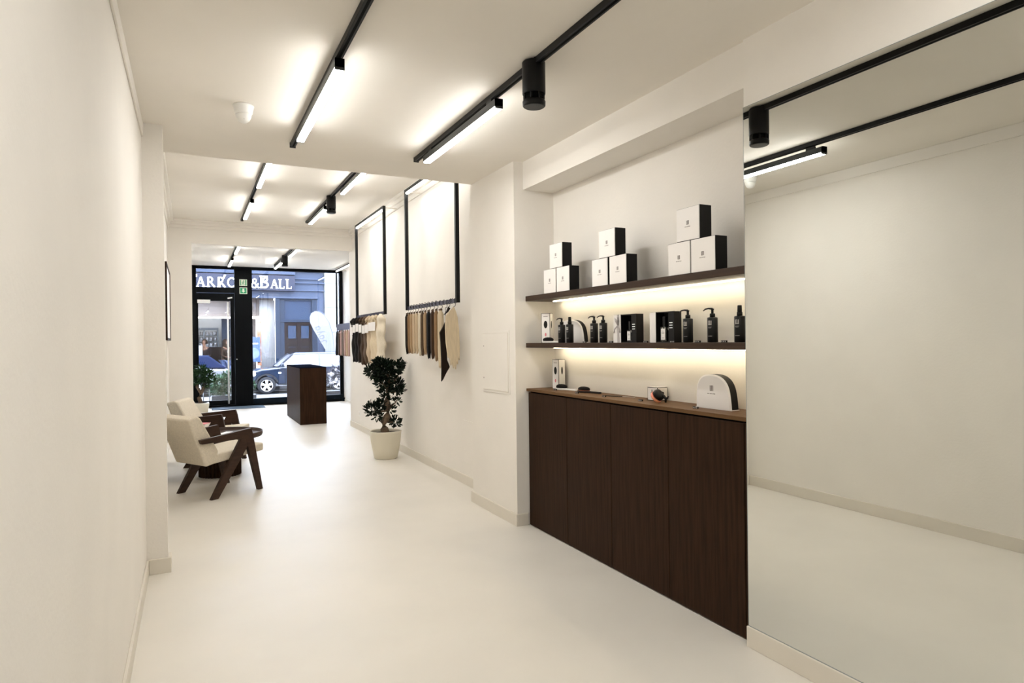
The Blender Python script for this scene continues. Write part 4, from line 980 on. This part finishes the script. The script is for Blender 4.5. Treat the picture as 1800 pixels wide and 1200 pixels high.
# ================================================================ FURNITURE
def armchair(loc, rz, label):
    t = thing('armchair', loc, label, 'chair', rz)
    for y in (0, .55):
        s0, s1 = (y-.02, y+.02)
        m_ = MB().prism([(-.137, .588), (.417, .640), (.437, .575), (.33, .545), (-.12, .548)], s0, s1, 'y'); m_.build('armrest', M['chairwood'], t, .003)
        m_ = MB().prism([(.345, .560), (.437, .578), (.545, 0), (.492, 0), (.37, .47)], s0, s1, 'y'); m_.build('leg', M['chairwood'], t, .003)
        m_ = MB().prism([(.30, .552), (.405, .565), (.365, .45), (.045, 0), (-.032, 0)], s0+.001, s1-.001, 'y'); m_.build('leg', M['chairwood'], t, .003)
    box(.30, .35, .02, .53, .345, .385).build('seat_rail', M['chairwood'], t, .003)
    box(-.10, -.07, .0, .55, .552, .585).build('back_rail', M['chairwood'], t, .003)
    m_ = MB().prism([(-.045, .325), (.60, .385), (.60, .465), (.03, .425)], .032, .518, 'y'); m_.build('seat', M['cream'], t, .018, 4)
    m_ = MB().prism([(-.055, .318), (.03, .335), (.085, .45), (-.105, .80), (-.15, .812), (-.235, .785)], .022, .528, 'y'); m_.build('backrest', M['cream'], t, .022, 4)
    return t
ch1 = armchair((.181, 6.833, 0), math.atan2(.285, .462), 'cream armchair with dark V-shaped legs, nearer the camera')
ch2 = dup(ch1, (-.06, 8.74, 0), 'cream armchair with dark arms beyond the round table', R(-20))
tb = thing('coffee_table', (.29, 8.10, 0), 'round dark wood coffee table on a ribbed drum between the armchairs', 'table')
m_ = MB(); nf = 36; pts = []
for i in range(nf*2):
    a = math.pi*i/nf; r_ = .225 if i % 2 else .210; pts.append((r_*math.cos(a), r_*math.sin(a)))
m_.prism(pts, 0, .43, 'z'); m_.build('drum_base', M['wood'], tb)
m_ = MB().lathe([(.42, .425), (.452, .432), (.460, .45), (.460, .488), (.448, .488), (.446, .462), (.43, .455), (.001, .455)], n=64, cap=False); m_.build('tray_top', M['chairwood'], tb)
def magazine(loc, rz, label, cm_, img=True):
    t = thing('magazine', loc, label, 'magazine', rz)
    box(-.11, .11, -.15, .15, 0, .008).build('pages', M['paper'], t)
    box(-.11, .11, -.15, .15, .008, .0095).build('cover', cm_, t)
    if img: box(-.08, .07, -.10, .08, .0095, .0102).build('cover_photo', M['magimg'], t)
magazine((.44, 8.10, .4555), R(60), 'open white magazine with brown picture on the round table', M['paper'])
magazine((.17, 7.92, .4555), R(20), 'white magazine at the left side of the round table', M['curtain'])
bk = thing('book', (.10, 9.02, .452), 'thick pink book lying on the seat of the farther armchair', 'book', R(-20))
box(-.10, .10, -.14, .14, 0, .006).build('cover', M['pink'], bk); box(-.096, .10, -.135, .135, .006, .044).build('pages', M['paper'], bk); box(-.10, .10, -.14, .14, .044, .05).build('cover', M['pink'], bk)

dk = thing('counter_desk', (2.008, 13.09, 0), 'dark wood block counter standing in front of the shop window', 'desk')
m_ = MB(); m_.box(-.235, .235, -.885, .885, 0, 1.03); m_.build('body', M['wood'], dk, .002)
m_ = MB(); m_.box(-.237, .237, -.887, .887, 1.03, 1.045); m_.build('top', M['desktop'], dk, .002)
